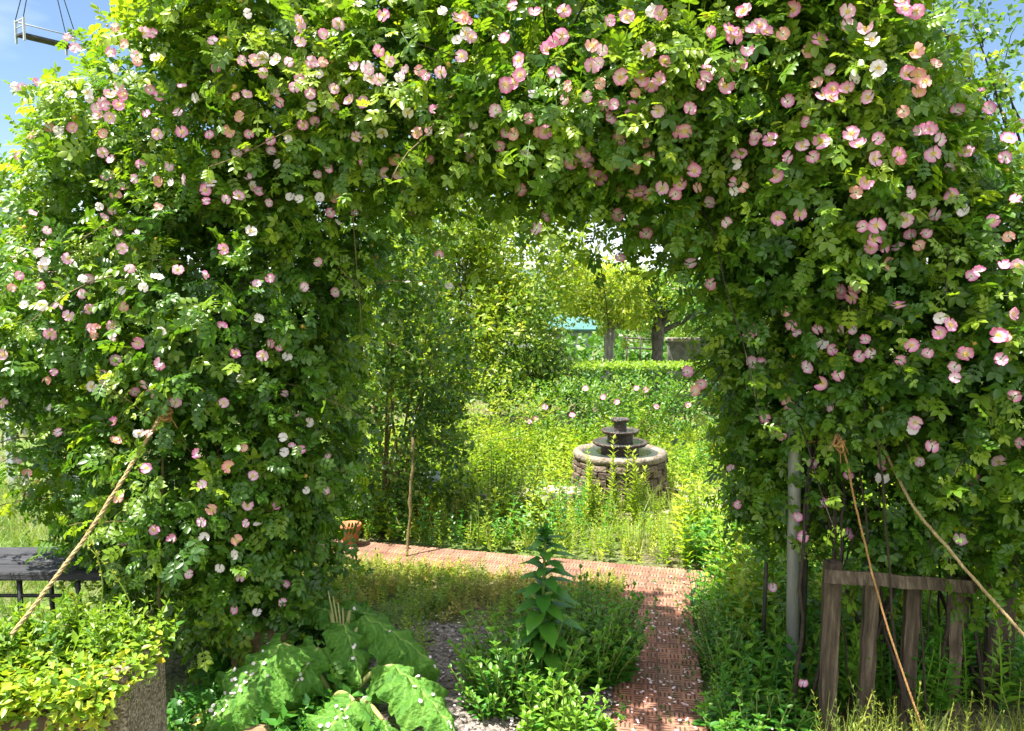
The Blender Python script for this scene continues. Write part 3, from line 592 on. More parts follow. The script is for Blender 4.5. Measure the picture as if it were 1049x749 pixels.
def tree(label, base, trunk_h, trunk_r, els, n, leaf_len, mat, tint=.45, trunk_mat='bark', group=None, lean=0.0, fork=False, limbs=7, tm=None, up=.6, inner=.25, cat='tree', sprays=0, clump=3.0):
    root = empty('tree', base, label, cat, group); H = Hull(els); geo = Geo(); K = 5; m = n // K
    p, nm, q = H.sample(int(m * 1.6), (.5, 1.06), inner); nz = noise3(p, clump); kp = (nz > -.25) | (RNG.random(len(p)) < .2); p, nm, nz = p[kp][:m], nm[kp][:m], nz[kp][:m]; m = len(p)
    d0 = nrm(nm + UPV * .4 + RNG.normal(0, .5, (m, 3))); st = tint + .15 * RNG.normal(size=m) + .12 * nz
    for k in range(K):
        c = p + d0 * (leaf_len * 3 * (k + .5) / K) + RNG.normal(0, leaf_len * .6, (m, 3)); ld = nrm(np.cross(d0, rand_unit(m)) + d0 * .6); ln = nrm(UPV * up + nm * .5 + RNG.normal(0, .4, (m, 3)))
        geo.inst(tm or T_LEAF_LO, c, basis(ld, ln), leaf_len * RNG.uniform(.6, 1.25, m), np.clip(st + RNG.normal(0, .08, m), 0, 1))
    tw = Geo(); base = np.array(base, float); top = base + np.array([lean, 0, trunk_h]); t = np.linspace(0, 1, 14)
    pts = base + (top - base) * t[:, None] + np.cumsum(RNG.normal(0, trunk_r * .12, (14, 3)), 0) * np.array([1, 1, 0])
    tw.tube(pts, trunk_r * (1.25 - .45 * t + .15 * np.sin(t * 17 + base[0])) , 12)
    end = pts[-1]
    lm = Geo()
    for i in range(limbs):
        c = H.c[i % len(H.c)]; r = H.r[i % len(H.r)]; b = c + rand_unit(1)[0] * r * .75; s0 = pts[random.randint(9, 13)]
        tt = np.linspace(0, 1, 9)[:, None]; lp = s0 + (b - s0) * tt + UPV * .12 * trunk_h * np.sin(tt * PI) * .5 + np.cumsum(RNG.normal(0, .015, (9, 3)), 0); rr = trunk_r * .5
        lm.tube(lp, np.linspace(rr, rr * .2, 9), 6)
        for _ in range(4):
            j = random.randint(3, 8); e = lp[j] + rand_unit(1)[0] * r * .6 + UPV * .1; t2 = np.linspace(0, 1, 6)[:, None]; q2 = lp[j] + (e - lp[j]) * t2 + np.cumsum(RNG.normal(0, .012, (6, 3)), 0); lm.tube(q2, np.linspace(rr * .3, rr * .08, 6), 5)
            if sprays:
                for i2 in range(1, 6):
                    k = sprays; dd = rand_unit(k); geo.inst(tm or T_LEAF_LO, np.repeat(q2[i2][None], k, 0) + RNG.normal(0, .02, (k, 3)), basis(dd, nrm(UPV + RNG.normal(0, .5, (k, 3)))), leaf_len * RNG.uniform(.6, 1.1, k), np.clip(tint + RNG.normal(0, .15, k), 0, 1))
    geo.build('crown', M[mat], root); tr = tw.build('trunk', M[trunk_mat], root); lm.build('limbs', M[trunk_mat], root)
    return root
def scatter(name, kind_mat, pts, tms, hs, tint=.5, tv=.15, tilt=.15, parent=None, xy=1.0):
    pts = np.asarray(pts); n = len(pts); geo = Geo(); which = RNG.integers(0, len(tms), n)
    hs = RNG.uniform(hs[0], hs[1], n) if len(hs) == 2 and not hasattr(hs[0], '__len__') else hs
    a = RNG.uniform(0, 2 * PI, n); z = nrm(np.stack([RNG.normal(0, tilt, n), RNG.normal(0, tilt, n), np.ones(n)], -1)); y = np.stack([np.cos(a), np.sin(a), np.zeros(n)], -1)
    x = nrm(np.cross(y, z)); y = np.cross(z, x); R = np.stack([x, y, z], -1)
    tn = np.clip(tint + tv * RNG.normal(size=n) + .15 * noise3(pts, 3.0), 0, 1)
    for w in range(len(tms)):
        mk = which == w; geo.inst(tms[w], pts[mk], R[mk], np.stack([hs * xy, hs * xy, hs], -1)[mk], tn[mk])
    return geo.build(name, M[kind_mat], parent)
def region(n, x0, x1, y0, y1, test=None):
    out = []
    while sum(len(o) for o in out) < n:
        q = np.stack([RNG.uniform(x0, x1, n), RNG.uniform(y0, y1, n), np.zeros(n)], -1)
        if test is not None: q = q[test(q)]
        out.append(q)
    return np.concatenate(out)[:n]
#@@PART3
# ------------------------------------------------------------------ ground and paths
RNG = np.random.default_rng(21); random.seed(21)
def struct(o): o['kind'] = 'structure'; return o
gx = np.concatenate([[-400, -60, -15], np.linspace(-6, 6, 60), [15, 60, 400]]); gy = np.concatenate([[-60, -10], np.linspace(0, 14, 70), [30, 120, 700]])
X, Y = np.meshgrid(gx, gy, indexing='ij'); Q = np.stack([X, Y, 0 * X], -1)
Q[..., 2] = -.024 + .012 * noise3(Q.reshape(-1, 3), 2.0).reshape(X.shape)
geo = Geo(); geo.grid(Q); struct(geo.build('ground', M['ground']))
A1 = -.26; A2 = -.163     # headings of the two paths (rotation about z)
def slab(name, mat, loc, rz, sx, sy, h=.03):
    geo = Geo(); geo.box((0, 0, -h / 2 + .012), (sx, sy, h)); o = geo.build(name, mat, smooth=False, bevel=.004); o.location = loc; o.rotation_euler = (0, 0, rz); return struct(o)
p1c = np.array([-.20, 4.64, 0]); slab('path', M['tiles'], p1c, A1, 2.75, .36)
p2c = np.array([.735, 3.12, 0]); L2 = 2.0
d2 = np.array([math.sin(-A2), math.cos(A2), 0]); p2c = np.array([.70, 3.78, -.004]) + d2 * -.45
slab('path', M['tiles'], p2c, A2, .36, 2.1)
def on_path(q, pad=0.0):
    r = q - p1c; c, s_ = math.cos(A1), math.sin(A1); u = r[:, 0] * c + r[:, 1] * s_; v = -r[:, 0] * s_ + r[:, 1] * c; a = (abs(u) < 1.37 + pad) & (abs(v) < .18 + pad)
    r = q - p2c; c, s_ = math.cos(A2), math.sin(A2); u = r[:, 0] * c + r[:, 1] * s_; v = -r[:, 0] * s_ + r[:, 1] * c; return a | ((abs(u) < .18 + pad) & (abs(v) < 1.05 + pad))
def path2_u(q):
    r = q - p2c; return r[:, 0] * math.cos(A2) + r[:, 1] * math.sin(A2)
# gravel patch under the arch
th = np.linspace(0, 2 * PI, 60, endpoint=False); rr = 1 + .10 * np.sin(3 * th + 1) + .05 * np.sin(7 * th) + .03 * np.sin(13 * th)
cx, cy = -.12, 3.0
V = [(cx, cy, .004)] + [(cx + .62 * r * math.cos(t), cy + .78 * r * math.sin(t), .004) for r, t in zip(rr, th)]
geo = Geo(); geo.faces(V, [(0, 1 + i, 1 + (i + 1) % 60) for i in range(60)]); struct(geo.build('gravel_path', M['gravel'], smooth=False))
geo = Geo(); pts = region(900, -.85, .55, 2.2, 3.75, lambda q: ~on_path(q))
for q in pts:
    r = RNG.uniform(.003, .011); V = rand_unit(8) * r * np.array([1, 1, .6]) ; B = np.array([(x, y, z) for x in (-1, 1) for y in (-1, 1) for z in (-1, 1)]) * r * RNG.uniform(.5, 1, (8, 3))
    geo.faces(B * np.array([1, 1, .6]) + q + np.array([0, 0, .008]), [(0, 1, 3, 2), (4, 6, 7, 5), (0, 4, 5, 1), (2, 3, 7, 6), (0, 2, 6, 4), (1, 5, 7, 3)])
tag(geo.build('gravel', M['gravel']), 'loose dark gravel scattered on the shaded ground under the arch', 'gravel', kind='stuff')
# pale ground round the fountain
FC = P(635, 470, 6.2); FC[2] = 0
geo = Geo(); V = []; fs = []
for i in range(48):
    t = i / 48 * 2 * PI
    for r in (.5, .5 + .6 * max(.02, abs(math.cos(t)) ** 3)): V.append((FC[0] + r * math.cos(t) * (1 + .05 * math.sin(5 * t)), FC[1] + r * math.sin(t), .003))
fs = [(2 * i, 2 * i + 1, (2 * i + 3) % 96, (2 * i + 2) % 96) for i in range(48)]; geo.faces(V, fs); struct(geo.build('sandy_path', M['pale_stone'], smooth=False))

# ------------------------------------------------------------------ fountain
ft = empty('fountain', FC, 'small round tiered stone fountain with three dark bowls amid tall weeds', 'fountain')
geo = Geo()
for k in range(6):
    z0 = .0 + k * .052; nb = 16
    for i in range(nb):
        t0 = (i + .5 * (k % 2) + RNG.uniform(-.08, .08)) / nb * 2 * PI; r = .315 + RNG.normal(0, .008); w = 2 * PI * .315 / nb * .95
        c, s_ = math.cos(t0), math.sin(t0); geo.box((FC[0] + r * c, FC[1] + r * s_, z0 + .026), (.09, w, .047), [[c, -s_, 0], [s_, c, 0], [0, 0, 1]], RNG.random(), .003)
geo.lathe([(.285, 0), (.285, .31)], FC, 40)
geo.build('stone_base', M['stone_block'], ft, smooth=False, bevel=.006)
geo = Geo(); geo.lathe([(.26, .30), (.345, .31), (.362, .325), (.366, .352), (.355, .37), (.325, .372), (.30, .362), (.285, .335), (0, .325)], FC, 90, .006); bas = geo.build('basin', M['stone_rim'], ft)
def disc(name, r, z, mat, par):
    geo = Geo(); V = [(FC[0], FC[1], z)] + [(FC[0] + r * math.cos(t), FC[1] + r * math.sin(t), z) for t in np.linspace(0, 2 * PI, 48, endpoint=False)]
    geo.faces(V, [(0, 1 + i, 1 + (i + 1) % 48) for i in range(48)]); return geo.build(name, mat, par)
disc('water', .30, .357, M['water'], bas)
for r, z, pr, pz in ((.215, .445, .145, .335), (.148, .535, .098, .445), (.072, .622, .048, .535)):
    geo = Geo(); geo.lathe([(pr, pz - .01), (pr * 1.02, pz + (z - pz) * .5), (pr * .97, z - .03)], FC, 40, .015); geo.build('pedestal', M['stone_wet'], ft)
    geo = Geo(); h = .034; geo.lathe([(pr * .9, z - h), (r * .93, z - h + .006), (r, z - .012), (r, z - .002), (r * .95, z), (r * .86, z - .006), (r * .80, z - .012), (0, z - .014)], FC, 70, .014)
    b = geo.build('bowl', M['stone_wet'], ft); disc('water', r * .84, z - .008, M['water'], b)

# ------------------------------------------------------------------ steel posts, rod
def vec(a): return np.asarray(a, float)
b = G(812, 712); top = P(818, 60, b[1] + .05)
pr = empty('steel_post', b, 'grey galvanised steel tube post carrying the rose beside the fence', 'post')
geo = Geo(); geo.tube([b - vec((0, 0, .15)), b + (top - b) * .5, top], .0245, 20); geo.build('tube', M['steel'], pr)
geo = Geo(); q = P(817, 556, b[1]); t = np.linspace(0, 2 * PI, 20); geo.tube(np.stack([q[0] + .006 + .036 * np.cos(t), q[1] + .03 * np.sin(t) + .01, q[2] + .004 * np.sin(t)], -1), .0035, 6, cap=False); geo.tube([q + vec((-.02, -.03, 0)), q + vec((-.035, -.05, -.012))], .0025, 6); geo.build('cable_tie', M['black_plastic'], pr)
geo = Geo(); q = P(812, 453, b[1]); geo.tube(np.stack([q[0] + .006 + .033 * np.cos(t), q[1] + .03 * np.sin(t), q[2] + .004 * np.cos(t)], -1), .003, 6, cap=False); geo.tube([q + vec((.03, -.02, 0)), q + vec((.08, -.04, .012)), q + vec((.12, -.03, -.005))], .003, 6); geo.build('twine_tie', M['twine'], pr)
b2 = b + vec((.040, .03, 0)); geo = Geo(); geo.tube([b2 - vec((0, 0, .15)), b2 + vec((.012, 0, 2.1))], .012, 12)
tag(geo.build('dark_rod', M['dark_steel']), 'thin dark metal rod standing tight behind the grey steel post', 'rod')
q = G(780, 690); q2 = P(789, 445, q[1] + .05); geo = Geo(); geo.tube([q - vec((0, 0, .1)), q + (q2 - q) * .5 + vec((.004, 0, 0)), q2], .0085, 10)
tag(geo.build('plant_stake', M['dark_steel']), 'slim dark stake in the weeds between the tiled path and the steel post', 'stake')
b = G(256, 640); geo = Geo(); geo.tube([b - vec((0, 0, .1)), b + vec((.02, .02, 2.0))], .0225, 16)
tag(geo.build('steel_post', M['steel']), 'grey steel post half hidden in the foot of the whitish pink rose', 'post')

# ------------------------------------------------------------------ slatted fence
fa = P(849, 590, 2.72); fb = P(1032, 604, 2.98)
fr = empty('wooden_fence', (fa + fb) / 2 * vec((1, 1, 0)), 'weathered brown wooden fence panel with leaning slats under the pink rose', 'fence')
def beam(geo, a, b, w, d, tint=.5, tw=0.0, seg=8, nrmv=(0, -1, 0)):
    a, b = vec(a), vec(b); ax = nrm(b - a); n = nrm(vec(nrmv) - ax * np.dot(ax, nrmv)); s_ = np.cross(ax, n); V = []
    for i in range(seg + 1):
        t = i / seg; c = a + (b - a) * t + s_ * RNG.normal(0, w * .03) + n * RNG.normal(0, w * .02)
        for (u, v) in ((-1, -1), (-.8, -1.0), (.8, -1), (1, -1), (1, 1), (.8, 1.0), (-.8, 1), (-1, 1)):
            uu = u * w / 2 * (1 + RNG.normal(0, .02)); V.append(c + s_ * uu + n * (-v) * d / 2)
    fs = []
    for i in range(seg):
        for j in range(8): fs.append((i * 8 + j, i * 8 + (j + 1) % 8, (i + 1) * 8 + (j + 1) % 8, (i + 1) * 8 + j))
    fs += [tuple(range(8))[::-1], tuple(seg * 8 + j for j in range(8))]; geo.faces(V, fs, tint)
geo = Geo(); beam(geo, fa, fb, .046, .045, .55, nrmv=(.2, -1, .25)); geo.build('rail', M['wood'], fr, smooth=False)
for (x0, y0, x1, y1, w, dd) in ((853, 596, 846, 775, 16, .045), (893, 594, 884, 775, 15, .045), (936, 597, 926, 768, 15, .045), (979, 600, 975, 735, 14, .06), (1021, 603, 1013, 735, 16, .045)):
    t = (x0 - 849) / 183; d_ = 2.72 + .26 * t + dd
    a = P(x0, y0, d_); bb = P(x1, y1, d_ + .02); bb[2] = max(bb[2], 0.0) if bb[2] > .25 else -.03
    geo = Geo(); beam(geo, a, bb, w * mpp(d_), .024, RNG.uniform(.25, .8)); geo.build('slat', M['wood'], fr, smooth=False)
for (x0, y0, y1, d_) in ((853, 575, 700, 2.86), (985, 574, 700, 3.06), (1034, 560, 735, 3.08)):
    a = P(x0, y0, d_); geo = Geo(); beam(geo, a, vec((a[0], a[1], -.05)), .05, .05, .3); geo.build('post', M['wood'], fr, smooth=False)

# ------------------------------------------------------------------ ropes
def rope(label, pts, r, mat='rope', knot=None, fuzz=260, sag=.02, name='rope'):
    pts = vec(pts); n = 40; seg = np.linspace(0, 1, n); ctrl = np.stack([np.interp(seg, np.linspace(0, 1, len(pts)), pts[:, i]) for i in range(3)], -1)
    for _ in range(4): ctrl[1:-1] = (ctrl[:-2] + ctrl[1:-1] * 2 + ctrl[2:]) / 4
    ctrl[1:-1] += np.cumsum(RNG.normal(0, r * .22, (n - 2, 3)), 0) * np.sin(seg[1:-1] * PI)[:, None]
    ctrl[:, 2] -= sag * np.sin(seg * PI)
    geo = Geo(); tg = nrm(np.gradient(ctrl, axis=0)); a = nrm(np.cross(tg, vec((0, 1, .3)))); b_ = np.cross(tg, a)
    fine = np.linspace(0, 1, 200); cf = np.stack([np.interp(fine, seg, ctrl[:, i]) for i in range(3)], -1); af = np.stack([np.interp(fine, seg, a[:, i]) for i in range(3)], -1); bf = np.stack([np.interp(fine, seg, b_[:, i]) for i in range(3)], -1)
    Lr = np.linalg.norm(np.diff(ctrl, axis=0), axis=1).sum()
    for k in range(3):
        ph = fine * Lr / (r * 9) * 2 * PI + k * 2 * PI / 3; geo.tube(cf + (np.cos(ph)[:, None] * af + np.sin(ph)[:, None] * bf) * r * .5, r * .58, 6)
    for _ in range(fuzz):
        i = random.randint(0, 199); c = cf[i]; d = rand_unit(1)[0]; e = c + d * r * random.uniform(1.3, 2.6); w = rand_unit(1)[0] * .0012; geo.faces([c + w, c - w, e], [(0, 1, 2)])
    o = geo.build(name, M[mat]); tag(o, label, 'rope'); 
    if knot is not None:
        kg = Geo(); kc = vec(knot)
        for _ in range(9):
            t = np.linspace(0, 2 * PI, 18); u = rand_unit(1)[0]; v = nrm(np.cross(u, rand_unit(1)[0])); R1 = random.uniform(.012, .026)
            kg.tube(kc + RNG.normal(0, .008, 3) + (np.cos(t)[:, None] * u + np.sin(t)[:, None] * v * .7) * R1, .0035, 5, cap=False)
        for _ in range(5):
            d = rand_unit(1)[0] * random.uniform(.02, .05); t = np.linspace(0, 1, 6)[:, None]; kg.tube(kc + d * t + vec((0, 0, -.03)) * t * t, .0018, 4)
        k = kg.build('knot', M['twine']); attach(k, o)
    return o
rope('thick pale frayed rope slanting from the whitish rose down into the concrete planter', [P(176, 405, 2.86), P(145, 455, 2.76), P(80, 555, 2.56), P(12, 650, 2.36)], .0068, knot=P(170, 425, 2.80), fuzz=700)
rope('brown hemp rope hanging down in front of the third fence slat', [P(858, 440, 2.78), P(868, 475, 2.68), P(876, 520, 2.62), P(893, 590, 2.56), P(912, 655, 2.52), P(948, 755, 2.45)], .0034, 'twine', knot=P(860, 452, 2.72), sag=0, fuzz=600)
rope('pale straw coloured rope crossing the right end of the fence rail', [P(903, 456, 2.84), P(935, 515, 2.66), P(985, 575, 2.54), P(1062, 665, 2.46)], .0050, sag=.01, fuzz=600)
# ------------------------------------------------------------------ planter and bench
xr = -1.15; y0, y1, hp = 2.29, 2.57, .43; x0 = -2.35
pl = empty('planter', ((x0 + xr) / 2, (y0 + y1) / 2, 0), 'rough concrete planter trough with pebbly end wall overgrown by yellow green creepers', 'planter')
def wallbox(name, c, s_, mat):
    geo = Geo(); geo.box(c, s_); o = geo.build(name, mat, pl, smooth=False, bevel=.012); return o
wallbox('end_wall', (xr - .035, (y0 + y1) / 2, hp / 2 + .02), (.07, y1 - y0 + .004, hp + .04), M['aggregate'])
wallbox('front_wall', ((x0 + xr - .07) / 2, y0 + .03, hp / 2 - .04), (xr - .07 - x0, .055, hp - .10), M['planter_front'])
wallbox('front_rim', ((x0 - 1.55) / 2 - .06, y0 + .012, hp - .07), (-1.62 - x0, .09, .07), M['aggregate'])
wallbox('back_wall', ((x0 + xr - .07) / 2, y1 - .03, hp / 2), (xr - .07 - x0, .055, hp), M['aggregate'])
wallbox('soil', ((x0 + xr - .07) / 2, (y0 + y1) / 2, hp * .5 - .06), (xr - .075 - x0, y1 - y0 - .12, hp - .16), M['soil'])
# creepers
cr = empty('creeping_plant', (-1.6, 2.35, .42), 'yellow green creeping plant spilling over the concrete planter', 'plant')
RNG = np.random.default_rng(31)
geo = Geo(); n = 1500; px_ = np.stack([RNG.uniform(x0 + .1, xr + .015, n), RNG.uniform(y0 - .03, y1 - .02, n), np.zeros(n)], -1); px_[:, 2] = .37 + .07 * noise3(px_, 7) * .5 + RNG.uniform(0, .085, n) * (.4 + .6 * (px_[:, 1] - y0) / (y1 - y0)) + .05
qf = np.stack([RNG.uniform(x0 + .1, xr - .03, 380), y0 - .045 + RNG.normal(0, .02, 380), RNG.uniform(.39, .45, 380)], -1); px_ = np.concatenate([px_, qf]); n = len(px_)
K = 4
for k in range(K):
    c = px_ + RNG.normal(0, .02, (n, 3)); ld = rand_unit(n) * vec((1, 1, .45)); geo.inst(T_LEAF, c, basis(nrm(ld + vec((0, -.25, .1))), nrm(UPV + RNG.normal(0, .45, (n, 3)))), RNG.uniform(.018, .040, n), np.clip(.40 + .2 * RNG.normal(size=n) - .5 * (px_[:, 1] - y0 - .15), 0, 1))
st = Geo()
for i in range(50):
    x = random.uniform(x0 + .2, xr - .02); L = random.uniform(.04, .26) if x > -1.75 else random.uniform(.04, .22); m = 9; t = np.linspace(0, 1, m)
    sw = random.uniform(-.08, .08); pts = np.stack([x + sw * t + .01 * np.sin(t * 9), y0 - .025 - .03 * np.sin(t * 2.5), .42 - L * t ** 1.2], -1); st.tube(pts, .0022, 4)
    for j in range(1, m):
        k = 2; dd = rand_unit(k) * vec((1, .6, .5)) + vec((0, -.4, -.2)); geo.inst(T_LEAF, np.repeat(pts[j][None], k, 0), basis(nrm(dd), nrm(vec((0, -.6, .7)) + RNG.normal(0, .4, (k, 3)))), RNG.uniform(.02, .045, k), np.clip(.6 + .2 * RNG.normal(size=k), 0, 1))
geo.build('leaves', M['creeper_leaf'], cr); st.build('runners', M['twine'], cr)
tw5 = [weed(7, .5, .3), weed(8, .45, .26), weed(6, .4, .36)]
n = 170; q = np.stack([RNG.uniform(-1.62, xr - .02, n), RNG.uniform(y0 + .15, y1 + .02, n), np.full(n, .38)], -1); q2 = np.stack([RNG.uniform(x0 + .1, -1.3, 90), RNG.uniform(y0 + .1, y1, 90), np.full(90, .38)], -1)
tag(scatter('leafy_weeds', 'weed_leaf', np.concatenate([q, q2]), tw5, np.concatenate([RNG.uniform(.08, .23, 170), RNG.uniform(.03, .08, 90)]), .42, .15, .22), 'bright green leafy weeds growing up out of the planter', 'weeds', kind='stuff')
# dried tall stalks rising out of the planter
geo = Geo()
for (xx, yy, tx, ty) in ((140, 640, 90, 560), (75, 640, 62, 600), (100, 640, 90, 545)):
    a = P(xx, yy, 2.5); b_ = P(tx, ty, 2.5); t = np.linspace(0, 1, 10)[:, None]; pts = a + (b_ - a) * t + vec((.03, 0, 0)) * np.sin(t * PI); geo.tube(pts, np.linspace(.003, .0012, 10), 5)
    for j in range(5, 10):
        k = 4; geo.inst(T_LEAF_LO, np.repeat(pts[j][None], k, 0), basis(nrm(rand_unit(k) + UPV * .6), rand_unit(k)), np.full(k, .014), np.full(k, .7))
tag(geo.build('grass_stalk', M['grass_leaf']), 'thin grass stalks with seed heads rising from the planter before the bench', 'grass', kind='stuff')

be = empty('bench', (-2.15, 3.36, 0), 'dark weathered wooden bench behind the planter with thin black metal legs', 'bench')
for i in range(3):
    geo = Geo(); geo.box((-2.2, 3.215 + i * .115, .452), (1.5, .105, .035), tint=RNG.random()); geo.build('plank', M['bench_wood'], be, smooth=False, bevel=.006)
for lx in (-2.8, -2.02, -1.78):
    geo = Geo()
    for ly in (3.2, 3.42): geo.tube([(lx, ly, -.02), (lx, ly, .43)], .011, 8)
    geo.tube([(lx, 3.2, .425), (lx, 3.42, .425)], .01, 8); geo.build('leg', M['black_plastic'], be)
geo = Geo(); geo.tube([(-2.8, 3.2, .36), (-1.78, 3.2, .36)], .008, 8); geo.build('stretcher', M['black_plastic'], be)
# ------------------------------------------------------------------ rhubarb
RNG = np.random.default_rng(41); random.seed(41)
crown = P(345, 742, 2.95); crown[2] = 0
rb = empty('rhubarb_plant', crown, 'big ruffled rhubarb leaves sprinkled with fallen pale petals on the gravel', 'plant')
SPOTS = []
def tri(x): return 2 * abs((x / (2 * PI)) % 1 - .5) * 2 - 1
def rhubarb_leaf(base, tip, width, droop=.10, roll=0.0, petals=0, lob=1.0):
    base, tip = vec(base), vec(tip); L = np.linalg.norm(tip - base); y = nrm(tip - base); n = nrm(UPV + vec((.2, -.45, 0)) + vec((roll, 0, 0))); x = nrm(np.cross(y, n)); z = np.cross(x, y)
    nu, nv = 90, 45; ph = RNG.uniform(0, 6, 6); V = np.zeros((nu, nv, 3)); AX = np.zeros((nu, nv))
    for i in range(nu):
        u = i / (nu - 1)
        w = width * (.30 + .75 * math.sin(PI * min(1, u * .82 + .10)) ** .8) * (1 - u ** 3.2) ** .8 * (.75 + .25 * min(1, u * 6))
        lobe = 1 + lob * (.24 * tri(u * 17 + ph[0]) + .10 * tri(u * 45 + ph[1]) + .05 * tri(u * 93 + ph[2])); lobe2 = 1 + lob * (.24 * tri(u * 16 + ph[3]) + .10 * tri(u * 49 + ph[4]) + .05 * tri(u * 89))
        for j in range(nv):
            v = (j / (nv - 1)) * 2 - 1; ww = w * (lobe if v < 0 else lobe2) * .5; av = abs(v)
            back = -.18 * av ** 2 * max(0, 1 - u * 3)          # heart-shaped base
            h = L * (.10 * av - .26 * av * av) - (droop + .06) * (u ** 2) * L * 1.5 + (droop + .06) * .9 * u * L
            h += L * (.052 * math.sin(u * 26 + ph[0] + 2 * v) * av ** 1.6 + .018 * math.sin(u * 55 + ph[5] - 3 * v) * av ** 2 + .013 * math.sin(u * 31 - av * 9 + ph[2]) * (1 - av * .3))
            V[i, j] = base + y * (u + back) * L + x * v * ww + z * h
            h += L * (.008 * math.sin(u * 38 + 5 * v + ph[1]) * math.sin(v * 9 + ph[4]) + .005 * math.sin(u * 70 - 9 * v) * math.sin(v * 17 + u * 9))
            V[i, j, :] = base + y * (u + back) * L + x * v * ww + z * h
            vein = max(0, 1 - av * w / .012) if u < .96 else 0
            k = (u * 7 - av * 2.2) % 1.0; vein = max(vein, .65 * max(0, 1 - abs(k - .5) / .09) * (1 - .5 * av)); AX[i, j] = vein
    geo = Geo(); geo.grid(V, .5, AX); o = geo.build('leaf', M['rhubarb'], rb)
    for _ in range(petals):
        i = int(np.clip(RNG.normal(.52, .2), .1, .9) * nu); j = int(np.clip(RNG.normal(.55, .14), .1, .9) * nv); SPOTS.append((V[i, j] + RNG.normal(0, .004, 3) * vec((1, 1, 0)) + vec((0, 0, .006)), nrm(np.cross(V[i, j] - V[i - 1, j], V[i, j] - V[i, j - 1]))))
    g2 = Geo(); t = np.linspace(0, 1, 9)[:, None]; c0 = crown + RNG.normal(0, .025, 3) * vec((1, 1, 0)); pts = c0 + (base - c0) * t + UPV * .05 * np.sin(t * PI); g2.tube(pts, np.linspace(.013, .008, 9), 8)
    g2.build('stalk', M['rhubarb_stalk'], rb)
M['rhubarb_stalk'] = solid_mat('rhubarb_stalk', [(.3, (.20, .24, .06)), (.7, (.34, .30, .12))], 10, .5, .2)
rhubarb_leaf(P(290, 660, 2.84), P(203, 750, 2.58), .29, .05, -.35, 26)
rhubarb_leaf(P(325, 664, 2.90), P(287, 728, 2.72), .17, .08, .25, 15)
rhubarb_leaf(P(362, 718, 2.64), P(318, 768, 2.46), .20, .06, -.15, 16)
rhubarb_leaf(P(352, 640, 3.02), P(372, 700, 2.86), .16, .10, .35, 4)
rhubarb_leaf(P(372, 632, 3.10), P(455, 682, 3.02), .20, .12, .5, 3)
rhubarb_leaf(P(402, 682, 2.90), P(470, 745, 2.64), .24, .08, .45, 8)
rhubarb_leaf(P(338, 626, 3.14), P(295, 618, 3.24), .13, .08, -.2, 0)
rhubarb_leaf(P(358, 626, 3.16), P(402, 634, 3.28), .15, .10, .2, 2)
rhubarb_leaf(P(392, 738, 2.72), P(402, 765, 2.6), .12, .08, .4, 2)
geo = Geo()
for k in range(5):
    a = P(346 + k * 2, 655 - k * 3, 3.1); t = np.linspace(0, 1, 7)[:, None]; e = P(344 + k * 5 - 8, 605 + 6 * k, 3.15); geo.tube(a + (e - a) * t, np.linspace(.006, .003, 7), 6)
geo.build('flower_stalk', M['rhubarb_stalk'], rb)
# rocks
def rock(c, r, label, sq=(1, 1, .6), mat='brown_rock'):
    import bmesh
    bm = bmesh.new(); bmesh.ops.create_icosphere(bm, subdivisions=4, radius=1)
    for v in bm.verts:
        p = vec(v.co); p = p / np.abs(p).max() ** .55; d = 1 + .13 * noise3(p[None] + c[0] * 7, 2.2)[0] + .05 * noise3(p[None] + c[1] * 5, 7)[0]; v.co = Vector(p * d * r * vec(sq))
    me = bpy.data.meshes.new('rock'); bm.to_mesh(me); bm.free(); me.polygons.foreach_set('use_smooth', [True] * len(me.polygons)); me.materials.append(M[mat]); o = bpy.data.objects.new('rock', me); COL.objects.link(o); o.location = c; tag(o, label, 'rock'); return o
rock(P(262, 745, 2.62) * vec((1, 1, 0)) + vec((0, 0, .05)), .06, 'brown flat faced rock underneath the big bright rhubarb leaf', (.9, .7, 1.2))
rock(P(268, 660, 3.12) * vec((1, 1, 0)) + vec((0, 0, .14)), .10, 'pale brown rock behind the rhubarb below the whitish rose', (1.1, .7, 1.5))
#@@PART4
# ------------------------------------------------------------------ foreground plants
RNG = np.random.default_rng(51); random.seed(51)
def leafy_stem(geo, st, base, h, lean, pairs, ll, tm, tint, up=.3, droop=0.0, whorl=2, top=1.0, r=.004):
    base = vec(base); t = np.linspace(0, 1, 10); pts = base + np.outer(t, [0, 0, h]) + np.outer(t ** 1.6, lean); st.tube(pts, np.linspace(r, r * .5, 10), 6)
    for i in range(pairs):
        u = .10 + .90 * i / max(1, pairs - 1); c = np.array([np.interp(u, t, pts[:, k]) for k in range(3)]); s_ = ll * (1.1 - .6 * u * top)
        for k in range(whorl):
            a = i * 1.57 + k * 2 * PI / whorl + random.uniform(-.35, .35); d = nrm(vec((math.cos(a), math.sin(a), up + .5 * u - droop))); geo.inst(tm, c[None], basis(d[None], nrm(vec((-.5 * math.cos(a), -.5 * math.sin(a), 1)) + RNG.normal(0, .2, 3))[None]), np.array([s_ * random.uniform(.8, 1.15)]), np.array([np.clip(tint + .25 * u + random.gauss(0, .08), 0, 1)]))
    a = pts[-1]
    for k in range(5):
        geo.inst(tm, a[None], basis(nrm(rand_unit(1) + UPV * 1.2), rand_unit(1)), np.array([ll * .35]), np.array([np.clip(tint + .35, 0, 1)]))
